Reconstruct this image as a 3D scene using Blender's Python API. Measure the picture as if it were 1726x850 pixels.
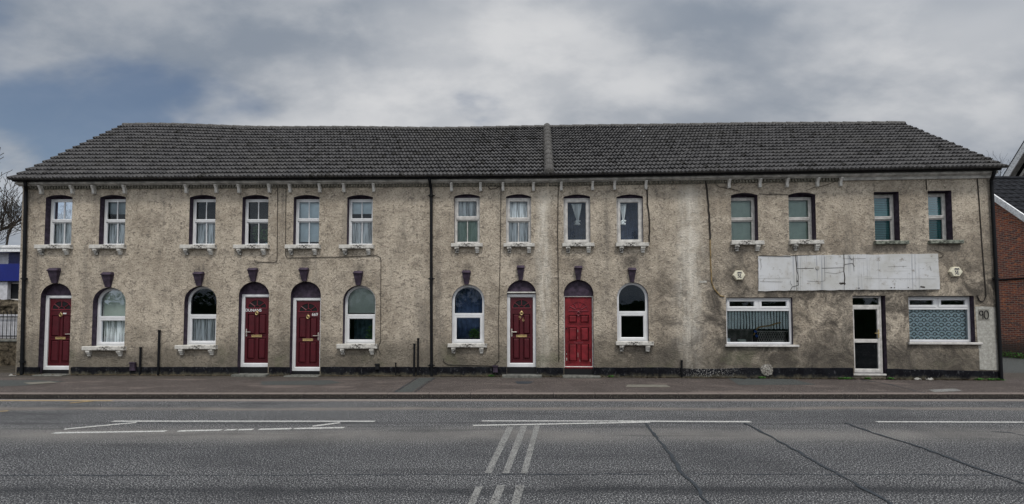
import bpy, bmesh, math, random
from mathutils import Vector, Matrix, noise
from mathutils.geometry import tessellate_polygon
R = math.radians
rnd = random.Random(7)
scn = bpy.context.scene
col = scn.collection
for o in list(bpy.data.objects): bpy.data.objects.remove(o)

# ------------------------------------------------------------------ camera
W0, FPX, CX, CY, HC = 1726.0, 840.0, 863.0, 494.0, 1.88
TH = R(2.33)
cam = bpy.data.cameras.new('camera'); camo = bpy.data.objects.new('camera', cam); col.objects.link(camo)
cam.sensor_fit = 'HORIZONTAL'; cam.sensor_width = 36; cam.lens = 36 * FPX / W0
cam.shift_y = (CY - 425) / W0
cam.clip_start = .1; cam.clip_end = 2000
camo.location = (0, 0, HC); camo.rotation_euler = (R(90) + TH, 0, 0)
scn.camera = camo

def ray(px, py):
    x = (px - CX) / FPX; u = -(py - CY) / FPX
    return Vector((x, math.cos(TH) - u * math.sin(TH), math.sin(TH) + u * math.cos(TH)))
def atY(px, py, Y):
    d = ray(px, py); return Vector((0, 0, HC)) + d * (Y / d.y)
def atZ(px, py, z):
    d = ray(px, py); return Vector((0, 0, HC)) + d * ((z - HC) / d.z)

# ------------------------------------------------------------------ light
SUN_EL, SUN_AZ = R(60), R(168)          # azimuth of the place the light comes from, measured from +Y clockwise
sdir = Vector((math.sin(SUN_AZ) * math.cos(SUN_EL), math.cos(SUN_AZ) * math.cos(SUN_EL), math.sin(SUN_EL)))
sun = bpy.data.lights.new('sun', 'SUN'); sun.energy = 1.5; sun.angle = R(10); sun.color = (1, .96, .9)
suno = bpy.data.objects.new('sun', sun); col.objects.link(suno)
suno.rotation_euler = sdir.to_track_quat('Z', 'Y').to_euler()
world = bpy.data.worlds.new('World'); scn.world = world; world.use_nodes = True
def build_world():
    nt = world.node_tree; N = nt.nodes; L = nt.links; N.clear()
    def n(t, **k):
        x = N.new(t)
        for a, b in k.items(): setattr(x, a, b)
        return x
    def m(op, a, b=None, c=None, clamp=False):
        x = n('ShaderNodeMath', operation=op, use_clamp=clamp)
        for i, v in enumerate((a, b, c)):
            if v is None: continue
            if isinstance(v, (int, float)): x.inputs[i].default_value = v
            else: L.new(v, x.inputs[i])
        return x.outputs[0]
    out = n('ShaderNodeOutputWorld'); bg = n('ShaderNodeBackground'); L.new(bg.outputs[0], out.inputs[0])
    bg.inputs[1].default_value = .1
    sky = n('ShaderNodeTexSky', sky_type='NISHITA', sun_disc=False, sun_elevation=SUN_EL, sun_rotation=SUN_AZ)
    sky.air_density = 1.0; sky.dust_density = 2.0
    tc = n('ShaderNodeTexCoord'); sep = n('ShaderNodeSeparateXYZ'); L.new(tc.outputs['Generated'], sep.inputs[0])
    z = m('ADD', m('MAXIMUM', sep.outputs[2], 0.0), .42)
    cmb = n('ShaderNodeCombineXYZ')
    L.new(m('DIVIDE', sep.outputs[0], z), cmb.inputs[0]); L.new(m('DIVIDE', sep.outputs[1], z), cmb.inputs[1])
    def noise_(scale, detail, rough, off, dist=0.0):
        mp = n('ShaderNodeMapping'); L.new(cmb.outputs[0], mp.inputs[0]); mp.inputs['Location'].default_value = off
        mp.inputs['Scale'].default_value = (1.25, 1.8, 1)
        t = n('ShaderNodeTexNoise'); L.new(mp.outputs[0], t.inputs['Vector'])
        t.inputs['Scale'].default_value = scale; t.inputs['Detail'].default_value = detail
        t.inputs['Roughness'].default_value = rough; t.inputs['Distortion'].default_value = dist
        return t.outputs[0]
    def ramp(f, a, b):
        r = n('ShaderNodeMapRange', interpolation_type='SMOOTHSTEP'); L.new(f, r.inputs[0])
        r.inputs[1].default_value = a; r.inputs[2].default_value = b
        return r.outputs[0]
    shade = ramp(noise_(1.15, 5, .45, (3.1, 1.7, 0), .12), .38, .66)
    fine = noise_(2.7, 6, .55, (7.3, 2.2, 0), .1)
    shade = m('ADD', m('MULTIPLY', shade, .6), m('MULTIPLY', ramp(fine, .38, .64), .4))
    mixc = n('ShaderNodeMix', data_type='RGBA'); L.new(shade, mixc.inputs[0])
    mixc.inputs[6].default_value = (1.95, 2.25, 2.70, 1); mixc.inputs[7].default_value = (5.1, 5.15, 5.25, 1)
    # clouds glow round the hidden sun (behind the camera)
    dot = n('ShaderNodeVectorMath', operation='DOT_PRODUCT'); L.new(tc.outputs['Generated'], dot.inputs[0]); dot.inputs[1].default_value = sdir
    glow = m('ADD', 1.0, m('MULTIPLY', m('POWER', m('MAXIMUM', dot.outputs['Value'], 0.0), 1.5), 1.9))
    vm = n('ShaderNodeVectorMath', operation='SCALE'); L.new(mixc.outputs[2], vm.inputs[0]); L.new(glow, vm.inputs['Scale'])
    # gaps of blue
    left = n('ShaderNodeMapRange', interpolation_type='SMOOTHSTEP'); L.new(sep.outputs[0], left.inputs[0])
    left.inputs[1].default_value = -.2; left.inputs[2].default_value = -.75
    gapn = m('ADD', noise_(1.9, 5, .5, (.4, 5.2, 0), .2), m('MULTIPLY', left.outputs[0], .10))
    hole = n('ShaderNodeVectorMath', operation='DOT_PRODUCT'); L.new(tc.outputs['Generated'], hole.inputs[0]); hole.inputs[1].default_value = ray(90, 240).normalized()
    hl = m('MULTIPLY', ramp(hole.outputs['Value'], .97, 1.0), .12)
    gap = m('MULTIPLY', ramp(m('ADD', gapn, hl), .60, .80), .85)
    skys = n('ShaderNodeVectorMath', operation='SCALE'); L.new(sky.outputs[0], skys.inputs[0]); skys.inputs['Scale'].default_value = .62
    mx = n('ShaderNodeMix', data_type='RGBA'); L.new(gap, mx.inputs[0]); L.new(vm.outputs[0], mx.inputs[6]); L.new(skys.outputs[0], mx.inputs[7])
    L.new(mx.outputs[2], bg.inputs[0])
build_world()
scn.view_settings.view_transform = 'Standard'; scn.view_settings.look = 'None'
scn.view_settings.exposure = 0.35; scn.view_settings.gamma = 1.0; scn.view_settings.use_curve_mapping = False

# ------------------------------------------------------------------ materials
class Mat:
    def __init__(s, name, rough=.8, spec=.3):
        s.m = bpy.data.materials.new(name); s.m.use_nodes = True
        s.N = s.m.node_tree.nodes; s.L = s.m.node_tree.links
        s.b = s.N['Principled BSDF']; s.out = s.N['Material Output']
        s.b.inputs['Roughness'].default_value = rough; s.b.inputs['Specular IOR Level'].default_value = spec
        s.tc = s.N.new('ShaderNodeTexCoord')
    def n(s, t, **k):
        x = s.N.new(t)
        for a, b in k.items(): setattr(x, a, b)
        return x
    def set(s, sock, v):
        if isinstance(v, (int, float)): sock.default_value = v
        elif isinstance(v, (tuple, list, Vector)): sock.default_value = (tuple(v) + (1,))[:4] if sock.type == 'RGBA' else tuple(v)[:3]
        else: s.L.new(v, sock)
    def obj(s, scale=(1, 1, 1), loc=(0, 0, 0), rot=(0, 0, 0)):
        mp = s.n('ShaderNodeMapping'); s.L.new(s.tc.outputs['Object'], mp.inputs[0])
        mp.inputs['Scale'].default_value = scale; mp.inputs['Location'].default_value = loc; mp.inputs['Rotation'].default_value = rot
        return mp.outputs[0]
    def noise(s, scale, detail=4, rough=.55, vec=None, dist=0.0):
        t = s.n('ShaderNodeTexNoise'); s.L.new(vec if vec is not None else s.tc.outputs['Object'], t.inputs['Vector'])
        t.inputs['Scale'].default_value = scale; t.inputs['Detail'].default_value = detail
        t.inputs['Roughness'].default_value = rough; t.inputs['Distortion'].default_value = dist
        return t.outputs[0]
    def vor(s, scale, vec=None, feature='F1', out=0):
        t = s.n('ShaderNodeTexVoronoi', feature=feature); s.L.new(vec if vec is not None else s.tc.outputs['Object'], t.inputs['Vector'])
        t.inputs['Scale'].default_value = scale
        return t.outputs[out]
    def math(s, op, a, b=None, c=None, clamp=False):
        x = s.n('ShaderNodeMath', operation=op, use_clamp=clamp)
        for i, v in enumerate((a, b, c)):
            if v is not None: s.set(x.inputs[i], v)
        return x.outputs[0]
    def rng(s, f, a, b, c=0.0, d=1.0, smooth=True):
        r = s.n('ShaderNodeMapRange', interpolation_type='SMOOTHSTEP' if smooth else 'LINEAR'); s.L.new(f, r.inputs[0])
        for i, v in enumerate((a, b, c, d)): r.inputs[i + 1].default_value = v
        return r.outputs[0]
    def mix(s, f, a, b, blend='MIX'):
        x = s.n('ShaderNodeMix', data_type='RGBA', blend_type=blend); s.set(x.inputs[0], f); s.set(x.inputs[6], a); s.set(x.inputs[7], b)
        return x.outputs[2]
    def sep(s, vec=None):
        x = s.n('ShaderNodeSeparateXYZ'); s.L.new(vec if vec is not None else s.tc.outputs['Object'], x.inputs[0]); return x.outputs
    def gauss(s, v, c, w):
        d = s.math('DIVIDE', s.math('SUBTRACT', v, c), w)
        return s.math('EXPONENT', s.math('MULTIPLY', s.math('MULTIPLY', d, d), -1.0))
    def color(s, v): s.set(s.b.inputs['Base Color'], v); return s
    def bump(s, h, strength=.5, dist=.01):
        b = s.n('ShaderNodeBump'); b.inputs['Strength'].default_value = strength; b.inputs['Distance'].default_value = dist
        s.L.new(h, b.inputs['Height'])
        s.L.new(b.outputs[0], s.b.inputs['Normal']); return s

def simple(name, c, rough=.7, spec=.3, var=.25, scale=12, metal=0, bump=0, bs=60):
    m = Mat(name, rough, spec)
    f = m.rng(m.noise(scale, 5, .6), .3, .7)
    m.color(m.mix(f, [x * (1 - var) for x in c], [min(1, x * (1 + var)) for x in c]))
    m.b.inputs['Metallic'].default_value = metal
    if bump: m.bump(m.noise(bs, 4), bump, .004)
    return m.m

def SL_(px, py): return atY(px, py, 14.0 + (925 - px) / 885 * .4)
def SR_(px, py): return atY(px, py, 14.0 - (px - 925) / 760 * .75)
STAINS = [(93, 452, .2, .12, .45), (184, 456, .2, .15, .5), (337, 453, .22, .14, .6), (428, 447, .2, .14, .5), (514, 443, .22, .16, .75), (605, 452, .22, .14, .6), (787, 450, .2, .12, .55), (877, 441, .2, .14, .8), (975, 444, .2, .12, .6), (1064, 440, .22, .2, .95),
          (1245, 430, .25, .35, .6), (1357, 421, .5, .10, .45), (1497, 421, .5, .13, .7), (1590, 418, .4, .12, .6), (1300, 500, .5, .25, .35), (1380, 600, .7, .35, .65), (1520, 600, .4, .4, .6), (1590, 608, .6, .3, .5),
          (1245, 480, .35, .25, .5), (1205, 540, .35, .3, .5), (1110, 600, .45, .35, .55), (1068, 600, .4, .3, .5), (545, 610, .5, .22, .55), (380, 610, .45, .25, .55), (250, 600, .5, .25, .45), (180, 600, .4, .2, .35), (605, 605, .45, .2, .45), (787, 608, .5, .18, .4),
          (700, 600, .3, .3, .35), (475, 560, .3, .6, .3), (830, 520, .25, .7, .35), (1020, 380, .12, .6, .3), (1430, 560, .25, .6, .35), (735, 480, .1, 1.6, .35), (60, 470, .12, 1.4, .3), (380, 428, .25, .12, .3), (1540, 380, .18, .5, .3), (640, 380, .15, .6, .3)]
def mat_wall():
    m = Mat('weathered_render', .92, .2)
    P = m.sep()
    x, y, z = P[0], P[1], P[2]
    big = m.noise(.55, 5, .6, dist=.4)
    mid = m.noise(3.2, 6, .65, dist=.6)
    trowel = m.noise(9, 6, .7, vec=m.obj((1, 1, 1.25), rot=(0, .5, 0)), dist=1.3)
    fine = m.noise(27, 4, .8)
    c = m.mix(m.rng(big, .32, .68), (.345, .29, .222), (.545, .47, .372))
    c = m.mix(m.math('MULTIPLY', m.rng(mid, .50, .68), .38), c, (.17, .14, .11))
    c = m.mix(m.math('MULTIPLY', m.rng(m.noise(1.15, 6, .7, dist=1.2), .50, .66), .35), c, (.19, .155, .12))
    c = m.mix(m.math('MULTIPLY', m.rng(m.noise(2.1, 5, .65, vec=m.obj((1, 1, 1), (9, 4, 2)), dist=.8), .46, .66), .5), c, (.66, .57, .45))
    c = m.mix(m.math('MULTIPLY', m.rng(trowel, .52, .62), .66), c, (.11, .095, .08))
    c = m.mix(m.math('MULTIPLY', m.rng(trowel, .42, .30), .35), c, (.60, .55, .47))
    c = m.mix(m.math('MULTIPLY', m.rng(fine, .535, .65), .66), c, (.07, .058, .048))
    c = m.mix(m.math('MULTIPLY', m.rng(fine, .44, .32), .4), c, (.72, .66, .57))
    # damp dirt towards the base: a stain with a ragged edge of its own
    edge = m.math('ADD', z, m.math('MULTIPLY', m.noise(1.3, 6, .65), -1.9))
    c = m.mix(m.math('MULTIPLY', m.rng(edge, .65, -.6), .7), c, (.10, .09, .07))
    # darker, wetter right-hand half
    patchy = m.math('MULTIPLY', m.rng(m.noise(1.7, 7, .72, dist=.8), .40, .62), m.rng(x, 1.0, 6.0))
    patchy = m.math('MULTIPLY', patchy, m.rng(z, 4.4, 2.6))
    c = m.mix(m.math('MULTIPLY', patchy, .92), c, (.080, .069, .057))
    runs = m.noise(1.0, 5, .7, vec=m.obj((2.4, 2.4, .28)))
    c = m.mix(m.math('MULTIPLY', m.rng(runs, .5, .72), .5), c, (.15, .135, .115))
    # pale lime runs
    jx = m.math('ADD', x, m.math('MULTIPLY', m.noise(1.6, 6, .7), .36))
    s1 = m.math('MULTIPLY', m.math('MULTIPLY', m.gauss(jx, .90 + .17, .17), m.rng(z, 5.6, 4.9)), m.rng(z, .4, 2.8, .4, 1))
    s2 = m.math('MULTIPLY', m.math('MULTIPLY', m.gauss(jx, 4.92 + .17, .30), m.rng(z, 5.7, 5.0)), m.rng(z, .4, 1.5, .35, 1))
    sf = m.math('MULTIPLY', m.math('MULTIPLY', m.math('ADD', s1, s2), m.rng(fine, .3, .6, .5, .95)), m.math('MULTIPLY', m.rng(m.noise(1.0, 5, .7, vec=m.obj((6, 6, .7))), .35, .6, .35, 1), m.rng(m.noise(2.4, 5, .7, dist=.8), .35, .55, .45, 1)))
    c = m.mix(m.math('MULTIPLY', sf, .95, clamp=True), c, (.74, .69, .60))
    # algae near the base
    g = m.math('MULTIPLY', m.rng(m.noise(1.1, 5, .6, vec=m.obj((1, 1, 1), (4, 2, 9))), .55, .72), m.rng(z, 1.3, .4))
    c = m.mix(m.math('MULTIPLY', g, .5), c, (.12, .13, .07))
    # hairline cracks
    wn = m.n('ShaderNodeTexNoise'); m.L.new(m.tc.outputs['Object'], wn.inputs['Vector']); wn.inputs['Scale'].default_value = 2.6; wn.inputs['Detail'].default_value = 6; wn.inputs['Roughness'].default_value = .7
    wv = m.n('ShaderNodeVectorMath', operation='MULTIPLY_ADD'); m.L.new(wn.outputs[1], wv.inputs[0]); wv.inputs[1].default_value = (1.3, 1.3, 1.3); m.L.new(m.tc.outputs['Object'], wv.inputs[2])
    v = m.vor(.8, vec=wv.outputs[0], feature='DISTANCE_TO_EDGE')
    ck = m.math('MULTIPLY', m.rng(v, .012, .003), m.rng(m.noise(.9, 3), .50, .6))
    c = m.mix(m.math('MULTIPLY', ck, .55), c, (.10, .09, .075))
    wob = m.math('MULTIPLY', m.math('SUBTRACT', m.noise(4, 5, .7), .5), .5)
    sx, sz = m.math('ADD', x, wob), m.math('ADD', z, wob)
    tot = None
    for (px, py, wx, wz, st) in STAINS:
        p = (SL_ if px < 925 else SR_)(px, py)
        g = m.math('MULTIPLY', m.math('MULTIPLY', m.gauss(sx, p.x, wx), m.gauss(sz, p.z, wz)), st)
        tot = g if tot is None else m.math('ADD', tot, g)
    tot = m.math('MULTIPLY', tot, m.rng(m.noise(6, 5, .7), .3, .6, .45, 1), clamp=True)
    c = m.mix(tot, c, (.065, .057, .050))
    m.color(c)
    h = m.math('ADD', m.math('MULTIPLY', trowel, 1.3), m.math('MULTIPLY', fine, .5))
    h = m.math('ADD', h, m.math('MULTIPLY', m.noise(20, 4, .7), .6))
    m.bump(h, 1.0, .03)
    return m.m

def mat_speckle(name, base, lo, hi, scale=130, rough=.9, extra=None, bs=1.0, bd=.012):  # aggregate
    m = Mat(name, rough, .25)
    f = m.noise(scale, 3, .75)
    f2 = m.noise(scale * .3, 3, .7)
    c = m.mix(m.rng(f, .60, .36), base, lo)
    c = m.mix(m.rng(f, .54, .64), c, hi)
    c = m.mix(m.math('MULTIPLY', m.rng(f2, .5, .7), .45), c, lo)
    if extra: c = extra(m, c)
    m.color(c)
    m.bump(m.math('ADD', f, f2), bs, bd)
    return m.m

def mat_road():
    def ex(m, c):
        P = m.sep(); y = m.math('ADD', P[1], m.math('MULTIPLY', m.noise(.35, 3), .5)); x = P[0]
        # polished and dusty wheel tracks, darker oil line
        for yc, w, a, cc in ((10.15, .14, .75, (.27, .235, .20)), (8.05, .42, .72, (.25, .235, .215)), (9.3, .25, .18, (.06, .06, .065)),
                             (5.62, .13, .75, (.022, .024, .028)), (7.0, .55, .3, (.04, .042, .048)), (8.85, .07, .5, (.035, .036, .04))):
            c = m.mix(m.math('MULTIPLY', m.math('MULTIPLY', m.gauss(y, yc, w), a), m.rng(m.noise(.8, 4), .3, .6, .6, 1)), c, cc)
        c = m.mix(m.math('MULTIPLY', m.rng(m.noise(.5, 5, .6), .45, .7), .4), c, (.035, .036, .04))
        c = m.mix(m.math('MULTIPLY', m.rng(m.noise(1.0, 5, .7, vec=m.obj((.25, 2.6, 1))), .52, .68), .4), c, (.03, .031, .035))
        c = m.mix(m.math('MULTIPLY', m.rng(m.noise(3.2, 5, .7), .66, .72), .6), c, (.02, .02, .023))
        return c
    return mat_speckle('worn_asphalt', (.108, .108, .113), (.012, .013, .016), (.80, .80, .78), 60, .88, ex, 1.0, .03)

def mat_tiles():
    m = Mat('concrete_tiles', .8, .35)
    a = m.n('ShaderNodeAttribute', attribute_name='tint')
    s = m.n('ShaderNodeSeparateColor'); m.L.new(a.outputs['Color'], s.inputs[0])
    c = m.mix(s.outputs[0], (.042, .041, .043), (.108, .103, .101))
    c = m.mix(m.math('MULTIPLY', m.rng(m.noise(14, 4, .7), .52, .7), .6), c, (.03, .03, .03))
    c = m.mix(m.math('MULTIPLY', m.rng(m.noise(38, 3, .7), .6, .72), .6), c, (.26, .25, .22))
    c = m.mix(m.math('MULTIPLY', m.rng(m.noise(.6, 5, .6), .45, .7), .35), c, (.075, .07, .06))
    c = m.mix(s.outputs[1], c, (.02, .018, .014))
    m.color(c); m.bump(m.noise(60, 4, .7), .5, .01)
    return m.m

def mat_glass():
    m = Mat('window_glass'); m.N.remove(m.b)
    tr = m.n('ShaderNodeBsdfTransparent'); tr.inputs[0].default_value = (.88, .92, .93, 1)
    gl = m.n('ShaderNodeBsdfGlossy'); gl.inputs['Roughness'].default_value = .02; gl.inputs[0].default_value = (.85, .93, 1, 1)
    nb = m.n('ShaderNodeBump'); nb.inputs['Strength'].default_value = .12; nb.inputs['Distance'].default_value = .02
    m.L.new(m.noise(2.2, 2), nb.inputs['Height']); m.L.new(nb.outputs[0], gl.inputs['Normal'])
    fr = m.n('ShaderNodeFresnel'); fr.inputs[0].default_value = 1.5
    mx = m.n('ShaderNodeMixShader'); m.L.new(fr.outputs[0], mx.inputs[0]); m.L.new(tr.outputs[0], mx.inputs[1]); m.L.new(gl.outputs[0], mx.inputs[2])
    m.L.new(mx.outputs[0], m.out.inputs[0])
    return m.m

def mat_sill():
    m = Mat('flaking_paint', .75)
    c = m.mix(m.rng(m.noise(6, 4), .3, .7), (.62, .60, .55), (.42, .40, .36))
    c = m.mix(m.rng(m.noise(7, 7, .75), .56, .62), c, (.05, .045, .04))
    c = m.mix(m.math('MULTIPLY', m.rng(m.noise(1.3, 3), .52, .62), m.rng(m.noise(22, 5, .7), .45, .55)), c, (.05, .045, .04))
    m.color(c); m.bump(m.noise(30, 5), .6, .01); return m.m

def mat_brick():
    m = Mat('red_brick', .9)
    P = m.sep(); cb = m.n('ShaderNodeCombineXYZ'); m.L.new(m.math('ADD', P[0], P[1]), cb.inputs[0]); m.L.new(P[2], cb.inputs[1])
    def br(c1, c2, mo, bias):
        b = m.n('ShaderNodeTexBrick'); m.L.new(cb.outputs[0], b.inputs['Vector'])
        b.inputs['Scale'].default_value = 1; b.inputs['Brick Width'].default_value = .225; b.inputs['Row Height'].default_value = .075
        b.inputs['Mortar Size'].default_value = .011; b.inputs['Mortar Smooth'].default_value = .2; b.inputs['Bias'].default_value = bias
        b.inputs['Color1'].default_value = c1; b.inputs['Color2'].default_value = c2; b.inputs['Mortar'].default_value = mo
        return b
    b = br((.34, .085, .045, 1), (.085, .036, .040, 1), (.34, .27, .21, 1), .0)
    c = m.mix(m.math('MULTIPLY', m.rng(m.noise(30, 4), .4, .7), .5), b.outputs[0], (.10, .05, .04))
    n2 = m.noise(4, 2, vec=m.obj((1, 1, 3)))
    c = m.mix(m.math('MULTIPLY', m.rng(n2, .58, .64), .6), c, (.62, .22, .09))
    c = m.mix(m.math('MULTIPLY', m.rng(P[2], .95, .35), .85), c, (.045, .04, .035))
    m.color(c); m.bump(b.outputs[1], -.5, .01); return m.m

def mat_board():
    m = Mat('old_white_paint', .6)
    c = m.mix(m.rng(m.noise(1.2, 4), .35, .65), (.46, .455, .43), (.56, .565, .57))
    c = m.mix(m.math('MULTIPLY', m.rng(m.noise(3.5, 6, .75), .5, .7), .4), c, (.34, .31, .27))
    st = m.noise(1.0, 4, .7, vec=m.obj((34, 34, .4)))
    gate = m.rng(m.noise(1.0, 2, vec=m.obj((1.6, 1.6, .2), (3, 0, 0))), .45, .6)
    c = m.mix(m.math('MULTIPLY', m.math('MULTIPLY', m.rng(st, .52, .62), gate), .85), c, (.20, .21, .24))
    c = m.mix(m.math('MULTIPLY', m.rng(m.noise(7, 7, .78), .58, .66), .8), c, (.22, .20, .17))
    hz = m.noise(1.0, 3, .6, vec=m.obj((1.1, 1.1, 26)))
    c = m.mix(m.math('MULTIPLY', m.rng(hz, .62, .68), .35), c, (.25, .24, .22))
    m.color(c); m.bump(m.noise(14, 5), .3, .01); return m.m

def mat_lace(name, kind):
    m = Mat(name, .9)
    P = m.sep()
    if kind == 'scale':
        v = m.math('DIVIDE', P[2], .125); row = m.math('FLOOR', v)
        u = m.math('ADD', m.math('DIVIDE', P[0], .18), m.math('MULTIPLY', row, .5))
        fu = m.math('SUBTRACT', m.math('FRACT', u), .5); fv = m.math('FRACT', v)
        r = m.math('SQRT', m.math('ADD', m.math('MULTIPLY', m.math('MULTIPLY', fu, fu), 1.7), m.math('MULTIPLY', m.math('MULTIPLY', fv, fv), .75)))
        pat = m.math('SINE', m.math('MULTIPLY', r, 13.0))
        a = m.rng(m.math('ADD', pat, m.math('MULTIPLY', m.noise(30, 3), .9)), -.4, .9, .28, 1)
        a = m.math('MAXIMUM', a, m.rng(P[2], .5, .9, 0, .5))
        c1, c2 = (.84, .92, .93), (.62, .74, .77)
    else:
        fu = m.math('ABSOLUTE', m.math('SUBTRACT', m.math('FRACT', m.math('DIVIDE', P[0], .062)), .5))
        fv = m.math('ABSOLUTE', m.math('SUBTRACT', m.math('FRACT', m.math('DIVIDE', P[2], .105)), .5))
        r = m.math('ADD', fu, fv)
        a = m.math('MAXIMUM', m.rng(m.math('SINE', m.math('MULTIPLY', r, 16.0)), -.2, .6), m.rng(m.noise(60, 3), .5, .6))
        a = m.math('MULTIPLY', m.math('MAXIMUM', a, .45), m.rng(m.math('FRACT', m.math('DIVIDE', m.math('ADD', P[0], m.math('MULTIPLY', m.noise(1.5, 2), .08)), .082)), .22, .34, .12, 1))
        c1, c2 = (.86, .93, .92), (.66, .75, .76)
    m.color(m.mix(m.noise(5, 3), c1, c2))
    tr = m.n('ShaderNodeBsdfTransparent'); mx = m.n('ShaderNodeMixShader')
    m.L.new(a, mx.inputs[0]); m.L.new(tr.outputs[0], mx.inputs[1]); m.L.new(m.b.outputs[0], mx.inputs[2]); m.L.new(mx.outputs[0], m.out.inputs[0])
    return m.m

def mat_plinth():
    m = Mat('black_plinth_paint', .85, .12)
    c = m.mix(m.rng(m.noise(3, 5, .7), .35, .7), (.003, .003, .005), (.011, .012, .015))
    c = m.mix(m.math('MULTIPLY', m.rng(m.noise(11, 6, .75, vec=m.obj((1.4, 1.4, .7))), .56, .68), .75), c, (.10, .10, .105))
    P = m.sep()
    c = m.mix(m.math('MULTIPLY', m.math('MULTIPLY', m.gauss(P[0], 5.4, .6), m.rng(m.noise(30, 5, .7), .53, .6)), .8), c, (.42, .41, .39))
    c = m.mix(m.math('MULTIPLY', m.rng(m.math('ADD', P[2], m.math('MULTIPLY', m.noise(5, 5, .7), -.35)), .06, -.10), .85), c, (.11, .10, .07))
    m.color(c); m.bump(m.noise(22, 5, .7), .8, .02); return m.m

M = {}
def setup_mats():
    M['wall'] = mat_wall(); M['road'] = mat_road(); M['tile'] = mat_tiles(); M['glass'] = mat_glass(); M['sill'] = mat_sill()
    M['sill_dark'] = simple('mossy_dark_sill', (.16, .17, .14), .9, .2, .8, 14, bump=.6)
    M['brick'] = mat_brick(); M['board'] = mat_board(); M['lace_scale'] = mat_lace('scallop_lace', 'scale'); M['lace'] = mat_lace('striped_lace', 'b')
    M['plinth'] = mat_plinth()
    M['reveal'] = simple('plum_paint', (.040, .028, .044), .75, .3, .45, 9, bump=.8, bs=45)
    M['upvc'] = simple('white_upvc', (.66, .66, .66), .35, .4, .08, 3)
    M['upvc_old'] = simple('old_white_frame', (.52, .50, .47), .5, .3, .2, 8)
    M['white_iron'] = simple('white_painted_timber', (.52, .50, .46), .7, .3, .3, 14, bump=.4)
    M['gutter_black'] = simple('black_iron', (.005, .0055, .007), .6, .2, .3, 10)
    M['moulding'] = simple('grey_moulding', (.40, .385, .355), .7, .3, .35, 5, bump=.5)
    M['dentil'] = simple('dirty_dentil', (.16, .15, .12), .85, .2, .6, 20)
    M['door'] = simple('dark_red_door', (.066, .0045, .009), .42, .4, .15, 5)
    M['door_old'] = simple('bright_red_door', (.165, .011, .016), .6, .3, .3, 6, bump=.3)
    M['groove'] = simple('groove_shade', (.012, .002, .003), .9, .1)  # shade painted into the panel grooves so the door relief shows
    M['door_trim'] = simple('red_trim', (.15, .016, .026), .4, .4, .1, 5)
    M['brass'] = simple('brass', (.55, .42, .20), .4, .5, .2, 20, metal=.7)
    M['chrome'] = simple('pale_metal', (.55, .52, .46), .4, .5, .2, 20, metal=.5)
    M['black'] = simple('black_paint', (.006, .006, .007), .7)
    M['cable'] = simple('old_cable', (.035, .030, .026), .8, .2, .4, 8)
    M['cable_ochre'] = simple('bare_conduit', (.24, .17, .08), .85, .2, .5, 5)
    M['stone'] = simple('worn_step_stone', (.13, .13, .115), .9, .2, .4, 8, bump=.6)
    def net(name, c, lo):
        m = Mat(name, .95, .1); m.color(c)
        f = m.noise(1.0, 3, .6, vec=m.obj((26, 26, 1.1)), dist=.3); a = m.rng(f, .40, .60, lo, 1)
        tr = m.n('ShaderNodeBsdfTransparent'); mx = m.n('ShaderNodeMixShader'); m.L.new(a, mx.inputs[0]); m.L.new(tr.outputs[0], mx.inputs[1]); m.L.new(m.b.outputs[0], mx.inputs[2]); m.L.new(mx.outputs[0], m.out.inputs[0])
        return m.m
    M['net'] = net('net_curtain', (.95, .96, .96), .34); M['net_white'] = net('white_net', (.95, .96, .95), .55)
    M['blind_grey'] = simple('grey_blind', (.30, .34, .36), .9, .1, .12, 3)
    M['blind_pale'] = simple('pale_blind', (.66, .74, .77), .9, .1, .1, 3)
    M['green'] = simple('green_curtain', (.36, .44, .37), .9, .1, .12, 3)
    M['green_dark'] = simple('dark_green_blind', (.10, .25, .25), .8, .1, .15, 3)
    M['grey_green'] = simple('grey_green_blind', (.42, .46, .41), .9, .1, .08, 3)
    M['navy'] = simple('navy_curtain', (.040, .060, .115), .95, .1, .35, 6)
    M['slate'] = simple('slate_curtain', (.05, .085, .10), .95, .1, .5, 6)
    M['dark'] = simple('dark_inside', (.012, .014, .016), .9)
    M['leaf'] = simple('plant_leaf', (.05, .12, .035), .6, .3, .4, 9)
    M['weed'] = simple('weed_leaf', (.06, .17, .03), .7, .2, .4, 20)
    M['pot'] = simple('plant_pot', (.25, .40, .42), .5)
    M['alarm'] = simple('cream_plastic', (.66, .62, .48), .5, .3, .12, 14)
    M['ink'] = simple('dark_print', (.05, .05, .07), .7)
    M['bark'] = simple('bark', (.030, .025, .020), .95, .1, .4, 6)
    M['patch_render'] = mat_speckle('pale_patch', (.38, .37, .33), (.30, .29, .26), (.44, .43, .39), 14, .9, None, .6, .01)
    M['patch_grey'] = simple('grey_square', (.20, .19, .165), .9, .2, .15, 8)
    M['chip'] = mat_speckle('exposed_rubble', (.32, .30, .26), (.10, .09, .08), (.62, .60, .55), 30, .9, None, 1, .03)
    M['pave'] = mat_speckle('red_grey_pavement', (.100, .082, .074), (.020, .016, .014), (.32, .27, .245), 55, .9, pave_extra, 1, .015)
    M['patch_dark'] = mat_speckle('dark_asphalt_patch', (.075, .080, .076), (.035, .037, .036), (.16, .17, .16), 70)
    M['kerb'] = mat_speckle('granite_kerb', (.050, .042, .036), (.012, .010, .009), (.17, .15, .13), 40, .9, kerb_extra, 1, .02)
    M['channel'] = mat_speckle('channel_concrete', (.27, .235, .21), (.14, .12, .11), (.38, .34, .31), 50)
    M['line'] = worn_line('white_road_paint', (.80, .79, .75), .26, .40)
    M['line_worn'] = worn_line('worn_road_paint', (.30, .295, .28))
    M['line_yellow'] = mat_speckle('yellow_road_paint', (.52, .36, .14), (.25, .19, .10), (.6, .45, .2), 50)
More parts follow.
